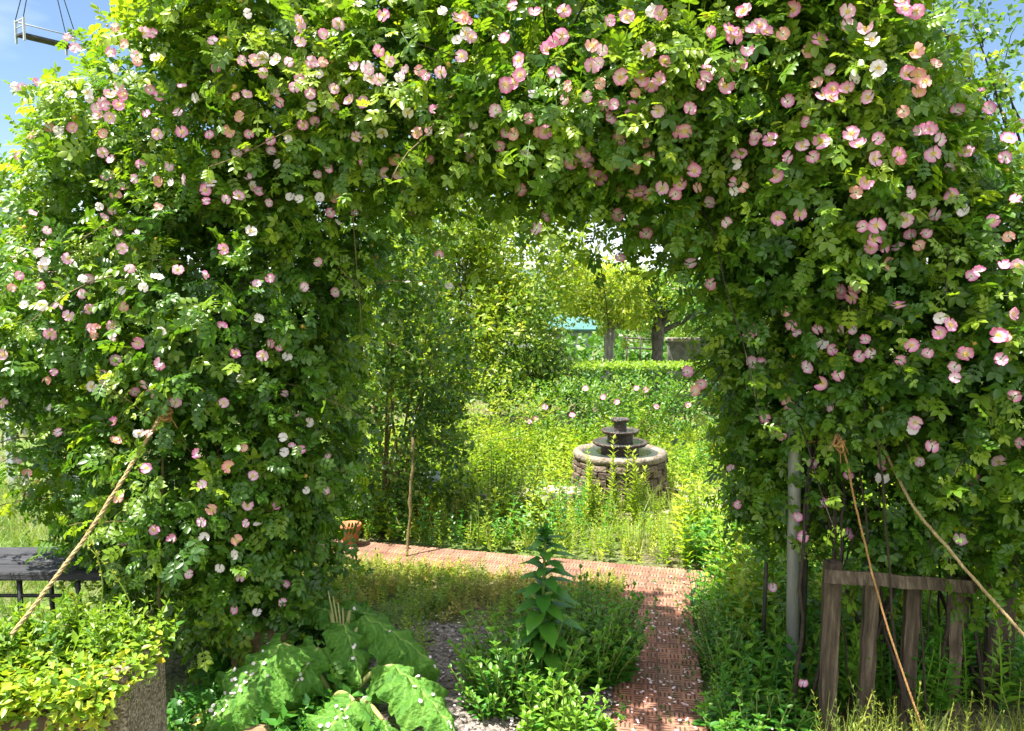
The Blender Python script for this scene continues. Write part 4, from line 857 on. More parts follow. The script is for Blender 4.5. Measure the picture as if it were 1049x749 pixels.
def herb(label, cx, cy, rx, ry, n, h, ll, tint, mat='mint_leaf', tm=None, pairs=7, cat='plant', name='leafy_plant', whorl=2, up=.3):
    root = empty(name, (cx, cy, 0), label, cat); geo = Geo(); st = Geo()
    for _ in range(n):
        a = random.uniform(0, 2 * PI); r = math.sqrt(random.random()); hh = random.uniform(*h) * (1 - .35 * r * r)
        x, y = cx + rx * r * math.cos(a), cy + ry * r * math.sin(a); leafy_stem(geo, st, (x, y, 0), hh, vec((math.cos(a), math.sin(a), 0)) * r * hh * .45 + RNG.normal(0, .02, 3), pairs, ll, tm or T_LEAF, tint + random.gauss(0, .08), up, whorl=whorl)
    geo.build('leaves', M[mat], root); st.build('stems', M['stem_green'], root)['kind'] = 'stuff'; return root
c = G(545, 712); herb('round leaved mint green plant at the foot of the tall leafy stalk', c[0] - .03, c[1] - .02, .20, .18, 120, (.16, .34), .062, .46, pairs=7)
c = G(600, 690); herb('finely leaved dark green bushy plant between the tall stalk and the tiled path', c[0], c[1] + .06, .19, .24, 210, (.16, .38), .052, .38, pairs=10)
c = G(585, 746); herb('light yellow green plant growing in front of the tall leafy stalk at the frame bottom', c[0] - .02, c[1] - .06, .15, .09, 34, (.08, .20), .060, .62, pairs=6)
c = G(505, 725); herb('mid green leafy plant on the gravel beside the shaded rhubarb leaf', c[0], c[1], .10, .12, 34, (.10, .26), .045, .42, pairs=6)
c = G(770, 748); herb('low nettle like plant with pointed leaves at the foot of the steel post', c[0] + .02, c[1] + .0, .20, .13, 60, (.05, .13), .055, .34, pairs=5, up=.15)
c = G(735, 690); herb('dark feathery plant on the right edge of the shaded tiled path', c[0] + .03, c[1] + .05, .08, .22, 70, (.12, .28), .026, .22, pairs=10)
for (x, y, px2, h2, lab) in ((800, 700, 784, .30, 'broad heart shaped leaf seedling in front of the steel post'),):
    b = G(x, y); root = empty('seedling', b, lab, 'plant'); geo = Geo(); st = Geo()
    for (u, v) in ((766, 692), (795, 683), (772, 707), (808, 712)):
        e = P(u, v, b[1] - .03); t = np.linspace(0, 1, 6)[:, None]; st.tube(b + (e - b) * t, .0022, 5); geo.inst(leaf_fine(.85, .06, .2), e[None], basis(nrm(vec([[random.uniform(-.6, .6), -.7, -.1]])), vec([[0, -.4, 1]])), np.array([.075]), np.array([.55]))
    geo.build('leaves', M['mint_leaf'], root); st.build('stem', M['stem_green'], root)
# the tall stalk
b = G(553, 708); root = empty('tall_stalk_plant', b, 'single tall upright stalk with drooping lance shaped leaves rising above the green plants', 'plant'); geo = Geo(); st = Geo()
H_ = P(557, 548, b[1])[2]; t = np.linspace(0, 1, 14); pts = np.stack([b[0] + .02 * t, b[1] + 0 * t, H_ * t], -1); st.tube(pts, np.linspace(.010, .005, 14), 8)
LA = leaf_fine(.48, .10, .32)
for i in range(64):
    u = .12 + .84 * (i / 63) ** .95; c = vec([np.interp(u, t, pts[:, k]) for k in range(3)]); a = i * 2.399; L_ = (.21 - .115 * u) * random.uniform(.8, 1.15); k = nrm(vec((math.cos(a), math.sin(a), -.05 + .45 * u)))
    geo.inst(LA, c[None], basis(k[None], nrm(vec((-.3 * math.cos(a), -.3 * math.sin(a), 1)))[None]), np.array([L_]), np.array([np.clip(.48 + random.gauss(0, .08), 0, 1)]))
for i in range(44):
    u = .93 + .10 * random.random(); c = vec((b[0] + .02, b[1], H_ * u)); geo.inst(LA, c[None], basis(nrm(rand_unit(1) * vec((1, 1, .4)) + vec((0, 0, .55))), nrm(UPV[None] + RNG.normal(0, .3, (1, 3)))), np.array([random.uniform(.03, .055)]), np.array([.28]))
for (du, a) in ((.14, 2.6), (.12, .2), (.20, 3.6), (.24, -.5)):
    c = vec([np.interp(du, t, pts[:, k]) for k in range(3)]); geo.inst(leaf_fine(.42, .08, .3), c[None], basis(nrm(vec([[math.cos(a), -.5, .35]])), vec([[0, -.3, 1]])), np.array([.17]), np.array([.55]))
geo.build('leaves', M['mint_leaf'], root); st.build('stem', M['stem_green'], root)

# ------------------------------------------------------------------ ground cover (uncountable)
W_SMALL = [weed(6, .42, .32), weed(7, .38, .28), weed(5, .5, .40), weed(8, .34, .22)]
W_TALL = [weed(11, .30, .17, .8, spread=1), weed(13, .26, .15, .9), weed(10, .34, .19, .7)]
W_LUSH = [weed(8, .55, .27), weed(9, .5, .24), weed(7, .6, .3)]
TF = [tuft(9, .05, .010), tuft(12, .07, .009), tuft(8, .04, .012, (.2, .9))]
LOWW = [weed(4, .6, .7, .1), weed(3, .6, .9, .05), weed(5, .5, .6, .2)]
strip_ok = lambda q: ~on_path(q, -.01) & (q[:, 1] < 4.75 - .27 * (q[:, 0] + .2)) & (q[:, 0] < p2c[0] + (q[:, 1] - p2c[1]) * .163 - .15) & (q[:, 1] > 3.74 + .10 * np.sin(q[:, 0] * 9) + np.where(q[:, 0] > .22, -.75 * np.clip((q[:, 0] - .22) * 4, 0, 1), 0))
q = region(3000, -1.7, .8, 3.0, 5.2, lambda q: strip_ok(q) & (noise3(q, 5) > -.35))
tag(scatter('dry_grass', 'dry_leaf', q, TF + W_SMALL, (.025, .10), .46, .24, .3, xy=1.3), 'short dry yellowish grass and weeds between the tiled path and the gravel', 'grass', kind='stuff')
q = region(700, -1.6, .75, 3.3, 5.0, lambda q: strip_ok(q) & (noise3(q, 4) > -.1))
tag(scatter('low_weeds', 'weed_leaf', q, W_SMALL + W_LUSH, (.04, .12), .5, .2, .2), 'low leafy weeds mixed into the dry grass in front of the path', 'weeds', kind='stuff')
mead = lambda q: ~on_path(q, .03) & (q[:, 1] > 4.80 - .27 * (q[:, 0] + .2)) & (((q[:, 0] - FC[0]) ** 2 + (q[:, 1] - FC[1]) ** 2) > .40 ** 2) & ~((abs(q[:, 0] - (FC[0] - .75)) < .22) & (abs(q[:, 1] - FC[1] + .25) < .3)) & ~((abs(q[:, 0] - (FC[0] + .85)) < .2) & (abs(q[:, 1] - FC[1] + .5) < .4))
q = region(4600, -1.6, 3.2, 4.4, 8.4, mead); near = q[:, 1] < 5.15
hs = np.where(near, RNG.uniform(.07, .18, len(q)), RNG.uniform(.10, .32, len(q))) * np.clip(1 + .45 * noise3(q, 2.2), np.where(near, .75, .35), 1.6); fd = np.hypot(q[:, 0] - FC[0], (q[:, 1] - FC[1]) * .8); hs *= np.where((fd < .85) & (q[:, 1] < FC[1]), .55, 1)
tag(scatter('meadow_weeds', 'weed_leaf', q, W_SMALL + W_LUSH, hs, .6, .18, .15), 'dense bright yellow green weeds of the overgrown garden around the fountain', 'weeds', kind='stuff')
q = region(1500, -1.6, 3.2, 4.5, 8.4, lambda q: mead(q)); hs = RNG.uniform(.08, .30, len(q))
tag(scatter('meadow_grass', 'grass_leaf', q, TF, hs, .42, .18, .15), 'pale grass tufts growing through the weeds around the fountain', 'grass', kind='stuff')
q = region(90, FC[0] - .75, FC[0] + 1.0, 4.85, FC[1] - .42, lambda q: mead(q) & (q[:, 0] > FC[0] - .9))
tag(scatter('meadow_weeds', 'weed_leaf', q, W_TALL, RNG.uniform(.10, .24, len(q)), .55, .15, .12), 'upright leafy weeds standing thick in front of the fountain', 'weeds', kind='stuff')
q = region(260, -1.5, 3.0, 4.9, 8.4, mead)
tag(scatter('grass_stalk', 'dry_leaf', q, [blade(1, .2, .006, 5), blade(1, .45, .006, 5)], (.25, .50), .55, .15, .2, xy=1.0), 'thin straw coloured grass stalks leaning out of the overgrown garden', 'grass', kind='stuff')
q = region(500, -1.5, 3.0, 4.9, 8.4, lambda q: mead(q) & (noise3(q, 1.6) > .15))
tag(scatter('herb_patches', 'mint_leaf', q, W_LUSH, (.10, .30), .45, .15, .15), 'darker green leafy patches in the overgrown garden round the fountain', 'weeds', kind='stuff')
# a few single tall stalks before the fountain
for i, (x, y, tp, lab) in enumerate(((604, 545, 462, 'tall green weed stalk in front of the left rim of the fountain'), (631, 545, 449, 'tallest green weed stalk in front of the middle of the fountain'), (648, 545, 462, 'tall green weed stalk in front of the fountain wall right of its middle'), (660, 540, 480, 'shorter green weed stalk in front of the right side of the fountain wall'))):
    b = P(x, y, 5.55); b[2] = 0; root = empty('weed_stalk', b, lab, 'plant', 'weed stalks before the fountain'); geo = Geo(); st = Geo(); hh = P(x, tp, 5.55)[2]
    for k in range(3): leafy_stem(geo, st, b + vec((random.gauss(0, .03), random.gauss(0, .03), 0)), hh * (1 - .12 * k), vec((random.gauss(0, .03), 0, 0)), 15, .085, T_LANCE, .55, .9, whorl=3)
    geo.build('leaves', M['weed_leaf'], root); st.build('stem', M['stem_green'], root)
rightok = lambda q: (path2_u(q) > .19 + .03 * np.sin(q[:, 1] * 11)) & ~on_path(q, 0)
q = region(1500, .6, 2.1, 2.9, 4.75, rightok); hs = RNG.uniform(.08, .34, len(q)) * np.clip(.55 + (q[:, 0] - .75) * .9, .3, 1)
tag(scatter('lush_weeds', 'mint_leaf', q, W_LUSH + W_SMALL, hs, .68, .18, .12), 'lush green weeds between the path and the fence under the pink rose', 'weeds', kind='stuff')
q = region(800, 1.0, 3.4, 3.3, 5.2, rightok)
tag(scatter('lush_weeds', 'weed_leaf', q, W_LUSH, (.15, .45), .62, .18, .12), 'tall sunlit weeds behind the slatted fence', 'weeds', kind='stuff')
q = region(700, -1.25, -.30, 2.5, 3.75, lambda q: (q[:, 0] < -.62 - .25 * (q[:, 1] - 3.2)) )
tag(scatter('low_weeds', 'mint_leaf', q, W_SMALL + LOWW, (.05, .16), .5, .2, .2), 'small green weeds at the foot of the whitish rose beside the planter', 'weeds', kind='stuff')
q = region(160, -1.1, -.35, 3.35, 4.0)
tag(scatter('low_weeds', 'weed_leaf', q, W_SMALL + W_LUSH, (.04, .12), .45, .2, .2), 'low weeds between the whitish rose and the gravel', 'weeds', kind='stuff')
q = region(160, -1.15, -.55, 2.45, 2.9)
tag(scatter('dry_grass', 'dry_leaf', q, LOWW + TF, (.03, .10), .7, .2, .3), 'reddish dry weeds on the ground beside the end of the planter', 'grass', kind='stuff')
q = region(420, 1.02, 1.9, 2.25, 2.62)
tag(scatter('dry_grass', 'dry_leaf', q, TF + W_TALL, (.12, .30), .20, .15, .2, xy=.7), 'tall yellowing grass in front of the fence at the lower right corner', 'grass', kind='stuff')
q = np.concatenate([region(2600, -7, -1.2, 3.7, 9.5), region(2800, -4.6, -1.4, 3.7, 6.5)])
tag(scatter('lawn_grass', 'grass_leaf', q, TF, (.06, .17), .30, .14, .2, xy=1.5), 'bright green lawn grass behind the bench', 'grass', kind='stuff')
q = region(420, .2, .95, 2.4, 4.4, lambda q: on_path(q, -.01) & (np.abs(path2_u(q)) > .10 + .10 * RNG.random(len(q))) | (on_path(q, -.01) & (RNG.random(len(q)) < .12)))
tag(scatter('moss', 'mint_leaf', q, LOWW, (.012, .03), .35, .15, .3), 'small weeds growing in the joints of the tiled path', 'weeds', kind='stuff')
# fallen petals
geo = Geo(); pt = tmpl([(-.5, -.2, .05), (0, -.5, 0), (.5, -.2, .08), (.42, .35, .1), (0, .42, .02), (-.42, .35, .06)], [(0, 1, 4, 5), (1, 2, 3, 4)], [.2, .1, .2, .9, .9, .9])
q = region(900, -.5, .95, 2.3, 3.85, lambda q: (noise3(q, 6) > -.35) & (q[:, 1] > 2.3)); q[:, 2] = .022
q = np.concatenate([q, region(60, .4, 1.0, 2.5, 4.4, lambda q: on_path(q)) + vec((0, 0, .022)), region(40, -1.2, -.6, 2.5, 3.3) + vec((0, 0, .08))])
n = len(q); geo.inst(pt, q, basis(nrm(RNG.normal(size=(n, 3)) * vec((1, 1, .15))), nrm(UPV + RNG.normal(0, .25, (n, 3)))), RNG.uniform(.006, .016, n), np.full(n, .5))
for c, nn in SPOTS:
    if nn[2] < 0: nn = -nn
    geo.inst(pt, c[None], basis(nrm(np.cross(nn, rand_unit(1)[0]))[None], nn[None]), np.array([random.uniform(.008, .018)]), np.array([.5]))
tag(geo.build('fallen_petals', M['petal_fallen']), 'pale pink rose petals fallen on the gravel, path and rhubarb leaves', 'petals', kind='stuff')

# ------------------------------------------------------------------ middle distance
RNG = np.random.default_rng(61); random.seed(61)
shrub('shrub', 'tall dark green small leaved shrub behind the whitish side of the arch', 'shrub', [(395, 440, 5.5, 62, 105, .5), (425, 360, 5.7, 60, 80, .45), (370, 330, 5.3, 60, 110, .5), (405, 270, 5.4, 55, 70, .4), (440, 470, 5.6, 36, 70, .35)], G(400, 535), 15000, .042, 'dark_leaf', tint=.45, stems=15, sprays=40, tm=T_OVAL, tv=.22)
shrub('shrub', 'pale yellow green shrub beside the spiky clump left of the fountain', 'shrub', [(475, 420, 6.8, 55, 50, .5), (520, 440, 7.2, 45, 40, .4), (455, 470, 6.2, 35, 45, .3)], G(480, 500), 3000, .035, 'yellow_leaf', tint=.5, sprays=30)
shrub('rose_shrub', 'low rose bush with a few small pink flowers behind the fountain', 'rose bush', [(590, 418, 7.6, 62, 26, .4), (650, 412, 7.7, 60, 24, .4), (700, 418, 7.6, 40, 26, .4)], P(640, 440, 7.6) * vec((1, 1, 0)), 4200, .040, 'mid_leaf', tint=.55, sprays=24, fl_px=[(586, 425), (549, 429), (542, 432), (672, 417), (662, 399), (652, 398), (558, 417), (632, 412), (618, 407), (705, 415), (600, 398)], fl_r=.032)
# clipped hedge
hd = empty('hedge', P(680, 400, 8.9) * vec((1, 1, 0)), 'low clipped box hedge with a flat sunlit top behind the fountain', 'hedge')
hx0, hx1, hy0, hy1, hz = P(588, 378, 8.6)[0], P(800, 378, 8.6)[0], 8.6, 9.15, P(650, 377, 8.6)[2]
n = 9000; geo = Geo(); f = RNG.random(n); q = np.stack([RNG.uniform(hx0, hx1, n), RNG.uniform(hy0, hy1, n), RNG.uniform(.02, hz, n)], -1)
top_ = f < .5; q[top_, 2] = hz + RNG.normal(0, .016, top_.sum()); fr_ = (f >= .5) & (f < .92); q[fr_, 1] = hy0 + np.abs(RNG.normal(0, .03, fr_.sum()))
geo.inst(T_OVAL, q, basis(rand_unit(n), nrm(np.where(top_[:, None], vec((0, 0, 1.5)), vec((0, -1.2, .25))) + RNG.normal(0, .4, (n, 3)))), RNG.uniform(.025, .05, n), np.clip(np.where(top_, .85, .25) + .12 * RNG.normal(size=n), 0, 1)); geo.build('foliage', M['mid_leaf'], hd)  # sunlit top and shaded front painted into leaf tint, with fresh top growth
geo = Geo()
for i in range(26):
    x = hx0 + (hx1 - hx0) * (i + .5) / 26; geo.tube([(x, 8.85, 0), (x + random.gauss(0, .03), 8.8 + random.gauss(0, .06), hz * .9)], [.012, .005], 6)
geo.build('stem', M['cane_dark'], hd)
# terracotta pot, dead stem, tray, kerb slabs
b = P(359, 536, 4.95); b[2] = 0; pt_ = empty('flower_pot', b, 'orange terracotta flower pot half hidden beside the whitish rose and the tiled path', 'pot')
geo = Geo(); geo.lathe([(0, 0), (.042, 0), (.062, .12), (.068, .12), (.068, .15), (.058, .15), (.05, .12), (0, .115)], b, 32); geo.build('pot', M['terracotta'], pt_); disc_ = Geo(); disc_.lathe([(.055, .118), (0, .122)], b, 20); disc_.build('soil', M['soil'], pt_)
b = G(416, 572); geo = Geo(); e = P(421, 452, b[1] + .1); t = np.linspace(0, 1, 16)[:, None]; pts = b + (e - b) * t + np.cumsum(RNG.normal(0, .004, (16, 3)), 0); geo.tube(pts, .0065 + .003 * np.abs(RNG.normal(size=16)), 7)
for i in range(1, 16):
    for k in range(7):
        d = rand_unit(1)[0] * .018; w = rand_unit(1)[0] * .003; geo.faces([pts[i] + w, pts[i] - w, pts[i] + d], [(0, 1, 2)])
tag(geo.build('dead_stem', M['cane']), 'thin brown flaky dead stem standing at the edge of the tiled path', 'stem')
b = G(434, 500); geo = Geo(); c = P(441, 470, 5.6); c[2] = .30; geo.box((0, 0, 0), (.13, .09, .02)); geo.box((0, 0, -.16), (.025, .025, .30)); o = geo.build('plant_marker', M['pale_blue'], smooth=False, bevel=.003); o.location = c; o.rotation_euler = (.5, 0, .2); tag(o, 'small pale blue marker plate on a stub behind the dead stem', 'marker')
for (xa, ya, xb, yb, lab) in ((492, 524, 540, 531, 'grey concrete edging slab set on edge in the weeds nearer the dead stem'), (540, 528, 566, 534, 'short grey concrete edging slab set on edge nearer the fountain')):
    a, b = G(xa, ya), G(xb, yb); m_ = (a + b) / 2; L_ = np.linalg.norm(b - a); ang = math.atan2(b[1] - a[1], b[0] - a[0]); geo = Geo(); geo.box((0, 0, .05), (L_, .05, .16), jit=.004); o = geo.build('edging_slab', M['kerb_stone'], smooth=False, bevel=.006); o.location = m_; o.rotation_euler = (0, 0, ang); tag(o, lab, 'edging stone', 'concrete edging slabs')
a = P(578, 484, FC[1] - .25); a[2] = .13; geo = Geo(); geo.box((0, 0, -.08), (.26, .22, .16), jit=.008); o = geo.build('stone_slab', M['pale_stone'], smooth=False, bevel=.012); o.location = a; tag(o, 'pale flat stone block beside the left side of the fountain', 'stone')
# spiky clump
b = G(505, 532) ; root = empty('spiky_plant', b, 'clump of dark upright spiky stems in front of the pale yellow shrub', 'plant'); geo = Geo(); st = Geo()
for _ in range(26):
    x = random.gauss(0, .12); hh = random.uniform(.22, .50); leafy_stem(geo, st, b + vec((x, random.gauss(0, .07), 0)), hh, vec((x * .3, 0, 0)), 16, .035, T_LEAF_LO, .30, 1.0, whorl=3)
geo.build('leaves', M['dark_leaf'], root); st.build('stem', M['stem_green'], root)
# bigger plants behind
tree('yellow green small tree rising behind the dark shrub, widest crown seen through the arch', P(470, 400, 9.5) * vec((1, 1, 0)), 1.1, .07, [(465, 300, 9.5, 75, 85, .8), (530, 268, 9.8, 66, 58, .8), (450, 220, 9.5, 50, 60, .7), (500, 350, 9.2, 60, 50, .6), (420, 330, 9.0, 50, 90, .6)], 34000, .075, 'yellow_leaf', .5, 'bark_dark', sprays=2)
tree('darker green loose tree in the middle of the view through the arch', P(560, 410, 9.0) * vec((1, 1, 0)), .7, .05, [(545, 345, 9.0, 28, 50, .4), (525, 388, 8.9, 30, 30, .4), (575, 395, 8.9, 24, 22, .35)], 6500, .055, 'dark_leaf', .55, 'bark_dark', sprays=2, inner=.15)
tree('gnarled pale barked tree with a low yellow green crown behind the hedge', P(622, 372, 11) * vec((1, 1, 0)), 1.35, .075, [(625, 302, 11, 38, 26, .7), (600, 300, 11.2, 30, 18, .5), (650, 310, 11.1, 32, 18, .6)], 9000, .07, 'yellow_leaf', .55, 'bark', sprays=2)
tree('dark grey rough trunk tree behind the hedge at the edge of the pink rose', P(673, 372, 11.2) * vec((1, 1, 0)), 1.45, .085, [(700, 306, 11.4, 40, 24, .7), (745, 305, 11.6, 40, 28, .7)], 7000, .07, 'mid_leaf', .55, 'bark_dark', sprays=2)
# teal roofed shed
sc_ = P(587, 345, 15); sh = empty('shed', sc_ * vec((1, 1, 0)), 'small grey board shed with a teal green roof behind the gnarled tree', 'shed')
zr, ze = P(590, 322, 15)[2], P(590, 337, 15)[2]; sx0, sx1 = P(560, 340, 15)[0], P(609, 340, 15)[0]
geo = Geo()
for i in range(9):
    w = (sx1 - sx0 - .1) / 9; geo.box((sx0 + .05 + (i + .5) * w, 15.0 + .004 * (i % 2), ze / 2), (w * .96, .04, ze), tint=RNG.random())
geo.box(((sx0 + sx1) / 2, 15.6, ze / 2), (sx1 - sx0 - .12, 1.1, ze - .01)); geo.build('wall', M['shed_wall'], sh, smooth=False)
geo = Geo(); geo.faces([(sx0 - .05, 14.85, ze), (sx1 + .05, 14.85, ze), (sx1 + .05, 15.65, zr), (sx0 - .05, 15.65, zr), (sx1 + .05, 16.4, ze), (sx0 - .05, 16.4, ze)], [(0, 1, 2, 3), (3, 2, 4, 5)]); o = geo.build('roof', M['teal_roof'], sh, smooth=False); so = o.modifiers.new('thick', 'SOLIDIFY'); so.thickness = .04
# whitish building behind leaves and far house
def house(name, label, cat, x0, x1, ytop, yeave, depth, dz, wall, wins, roof='roof_tiles'):
    a, b = P(x0, yeave, depth), P(x1, yeave, depth); zt, ze = P(x0, ytop, depth)[2], a[2]; root = empty(name, (a + b) / 2 * vec((1, 1, 0)), label, cat); D = dz; geo = Geo(); xm = (a[0] + b[0]) / 2
    geo.box((xm, depth + D / 2, ze / 2), (b[0] - a[0], D, ze)); geo.build('wall', M[wall], root, smooth=False)
    geo = Geo(); e = .25; geo.faces([(a[0] - e, depth - e, ze - .05), (b[0] + e, depth - e, ze - .05), (b[0] + e, depth + D / 2, zt), (a[0] - e, depth + D / 2, zt), (b[0] + e, depth + D + e, ze - .05), (a[0] - e, depth + D + e, ze - .05)], [(0, 1, 2, 3), (3, 2, 4, 5)]); o = geo.build('roof', M[roof], root, smooth=False); so = o.modifiers.new('thick', 'SOLIDIFY'); so.thickness = .08
    for (u, v, w, h) in wins:
        geo = Geo(); wx, wz = a[0] + (b[0] - a[0]) * u, ze * v; geo.box((wx, depth - .02, wz), (w, .05, h)); wo = geo.build('window', M['grey_paint'], root, smooth=False); geo = Geo(); geo.box((wx, depth - .04, wz), (w * .8, .03, h * .84)); pn = geo.build('pane', M['glass_dark'], None, smooth=False); pn.parent = wo
    return root
house('shed', 'whitish rendered outbuilding glimpsed through leaves in the middle of the view', 'shed', 488, 545, 300, 318, 16, 3, 'plaster', [(.3, .55, .5, .6)], 'shed_wall')
house('house', 'distant pinkish house seen under the arch above the dark grey trunk', 'house', 648, 700, 284, 296, 26, 6, 'pink_plaster', [(.3, .75, .35, .4), (.7, .75, .35, .4), (.3, .35, .35, .5)])
house('house', 'brick roofed house behind the far left edge of the whitish rose', 'house', -60, 34, 226, 292, 14, 4, 'pink_plaster', [(.8, .8, .4, .5)])
# small things behind the hedge
a = P(715, 358, 12); lw = Geo(); geo = Geo(); wl = empty('low_wall', a * vec((1, 1, 0)), 'low grey garden wall with a flat pale coping beyond the hedge', 'wall'); zt = P(715, 350, 12)[2]; xa, xb = P(686, 355, 12)[0], P(790, 355, 12)[0]
geo.box(((xa + xb) / 2, 12.1, zt / 2), (xb - xa, .2, zt), jit=.0); geo.build('wall', M['kerb_stone'], wl, smooth=False); geo = Geo(); geo.box(((xa + xb) / 2, 12.1, zt + .025), (xb - xa + .06, .28, .05)); geo.build('coping', M['pale_stone'], wl, smooth=False, bevel=.01)
shrub('shrub', 'round clipped olive coloured bush above the low garden wall', 'shrub', [(707, 338, 12.8, 17, 18, .3)], P(707, 350, 12.8) * vec((1, 1, 0)), 1600, .04, 'yellow_leaf', tint=.35)
fe = empty('garden_railing', P(662, 355, 12) * vec((1, 1, 0)), 'thin grey garden railing between the two trunks behind the hedge', 'railing'); geo = Geo()
for yy in (346, 356): a, b = P(640, yy, 12), P(672, yy + 2, 12); geo.tube([a, b], .012, 8)
geo.build('rail', M['bark_dark'], fe)
for xx in (642, 656, 670): a = P(xx, 344, 12); geo = Geo(); geo.tube([a, a * vec((1, 1, 0))], .014, 8); geo.build('post', M['bark_dark'], fe)
# background planting
bg = [(-9.5, 13, 2.6, 'mid_leaf', .35, 'small dark tree behind the grey metal frame at the far left'), (-5.2, 15, 2.0, 'mid_leaf', .5, 'rounded green tree far behind the whitish rose'), (-2.6, 17, 2.6, 'mid_leaf', .42, 'tall mid green tree behind the whitish outbuilding'), (.2, 18, 1.8, 'yellow_leaf', .45, 'yellowish tree behind the teal roofed shed'), (3.8, 19, 1.5, 'mid_leaf', .45, 'low green tree beyond the garden wall'), (6.2, 16, 1.9, 'yellow_leaf', .4, 'light green tree far behind the pink rose'), (9.5, 18, 2.4, 'mid_leaf', .4, 'dark tree far behind the right end of the fence')]
for (x, y, h, mt, tn, lab) in bg:
    root = None; w = h * .55; pc = lambda dx, dz: (524.5 + (x + dx) / y * F, 300 - (dz - EYE) / y * F, y)
    k = F / y; tree(lab, (x, y, 0), h * .45, .10, [(*pc(0, h * .62), w * k, h * .38 * k, w * .8), (*pc(-w * .6, h * .45), w * .7 * k, h * .3 * k, w * .6), (*pc(w * .6, h * .42), w * .7 * k, h * .3 * k, w * .6)], 4200, .10, mt, tn, 'bark_dark', 'trees in the background', limbs=5)
for i, (x0_, x1_, y, h, lab) in enumerate(((-4.5, 1.8, 12.8, 1.0, 'mixed undergrowth in front of the whitish outbuilding'), (1.6, 5.5, 14, .9, 'mixed undergrowth beyond the low garden wall'), (-14, 14, 24, 1.5, 'far green belt of bushes closing the garden'))):
    n = 3800; q = np.stack([RNG.uniform(x0_, x1_, n), y + RNG.normal(0, .5, n), np.zeros(n)], -1); q[:, 2] = RNG.random(n) * h * (.8 + .3 * noise3(q, 1.5)); geo = Geo(); geo.inst(T_OVAL, q, basis(rand_unit(n), nrm(UPV * .6 + vec((0, -.4, 0)) + RNG.normal(0, .5, (n, 3)))), RNG.uniform(.08, .16, n) * (1.8 if i == 2 else 1), np.clip(.42 + .15 * RNG.normal(size=n) + .2 * noise3(q, 2), 0, 1)); tag(geo.build('undergrowth', M['mid_leaf']), lab, 'undergrowth', kind='stuff')
shrub('shrub', 'yellow green shrub behind the right edge of the pink rose', 'shrub', [(1040, 440, 4.8, 60, 110, .5), (1075, 330, 4.8, 60, 90, .5)], P(1040, 560, 4.8) * vec((1, 1, 0)), 3600, .045, 'weed_leaf', tint=.5, sprays=30, tm=T_OVAL)
shrub('shrub', 'sunlit green shrub behind the slatted fence', 'shrub', [(900, 560, 4.4, 70, 40, .4), (1010, 545, 4.4, 70, 55, .4)], P(950, 590, 4.4) * vec((1, 1, 0)), 3600, .045, 'weed_leaf', tint=.45, sprays=20, tm=T_OVAL)
tree('thin dark branched tree with small leaves against the sky at the upper right', P(1060, 560, 5.6) * vec((1, 1, 0)), 1.9, .032, [(1000, 40, 5.6, 70, 60, .5), (1050, 95, 5.6, 60, 80, .5), (950, 20, 5.5, 60, 40, .5)], 900, .05, 'dark_leaf', .5, 'cane_dark', limbs=18, sprays=5, tm=T_OVAL, inner=1)
# hill
geo = Geo(); xs = np.linspace(-500, 500, 60); hh = 11 + 3 * np.sin(xs * .011 + 2) + 1.5 * np.sin(xs * .037); V = np.zeros((60, 8, 3))
for j in range(8): V[:, j, 0] = xs; V[:, j, 1] = 300 + j * 30; V[:, j, 2] = hh * math.sin(min(1, j / 4) * PI / 2) - .2
geo.grid(V); struct(geo.build('hill', M['hill']))
# grey frame at the left edge
b = P(2, 300, 6.5); root = empty('metal_frame', b * vec((1, 1, 0)), 'grey square metal frame with a horizontal arm at the far left edge', 'frame')
zt = P(2, 166, 6.5)[2]; geo = Geo(); geo.box((b[0], 6.5, zt / 2), (.055, .055, zt)); geo.build('upright', M['grey_paint'], root, smooth=False, bevel=.004); x2 = P(60, 166, 6.5)[0]; geo = Geo(); geo.box(((b[0] + .03 + x2) / 2, 6.5, zt - .03), (x2 - b[0] - .005, .05, .05)); geo.build('arm', M['grey_paint'], root, smooth=False, bevel=.004)
geo = Geo(); geo.box((x2 + .03, 6.5, zt / 2), (.055, .055, zt)); geo.build('upright', M['grey_paint'], root, smooth=False, bevel=.004)
# hanging platform
c = P(47, 42, 6.0); ux = nrm(vec((30, 41, 0))); uy = vec((-ux[1], ux[0], 0)); Lg, Wd = .36, .115; hr = .11
root = empty('hanging_platform', c, 'small railed wooden platform hanging on four thin lines against the sky', 'platform')
R = np.stack([ux, uy, UPV], -1)
for i in range(3):
    geo = Geo(); geo.box(c + uy * (i - 1) * Wd / 3, (Lg, Wd / 3 * .9, .014), R, RNG.random()); geo.build('plank', M['bench_wood'], root, smooth=False)
ring = c + vec((0, 0, .80)); gf = Geo(); gl = Geo()
corners = [c + ux * sx * (Lg / 2 - .008) + uy * sy * (Wd / 2 + .006) for sx, sy in ((-1, -1), (-1, 1), (1, 1), (1, -1))]
for k, q in enumerate(corners):
    geo = Geo(); geo.box(q + vec((0, 0, hr / 2 - .025)), (.014, .014, hr + .05), R); geo.build('corner_post', M['grey_paint'], root, smooth=False)
    geo = Geo(); geo.tube([q + vec((0, 0, hr)), ring], .0032, 6); geo.build('line', M['dark_steel'], root)
for a, b in ((0, 1), (2, 3), (1, 2)):
    geo = Geo(); geo.tube([corners[a] + vec((0, 0, hr - .01)), corners[b] + vec((0, 0, hr - .01))], .005, 6)
    if (a, b) != (1, 2): geo.tube([corners[a] + vec((0, 0, hr * .5)), corners[b] + vec((0, 0, hr * .5))], .004, 6)
    geo.build('rail', M['grey_paint'], root)
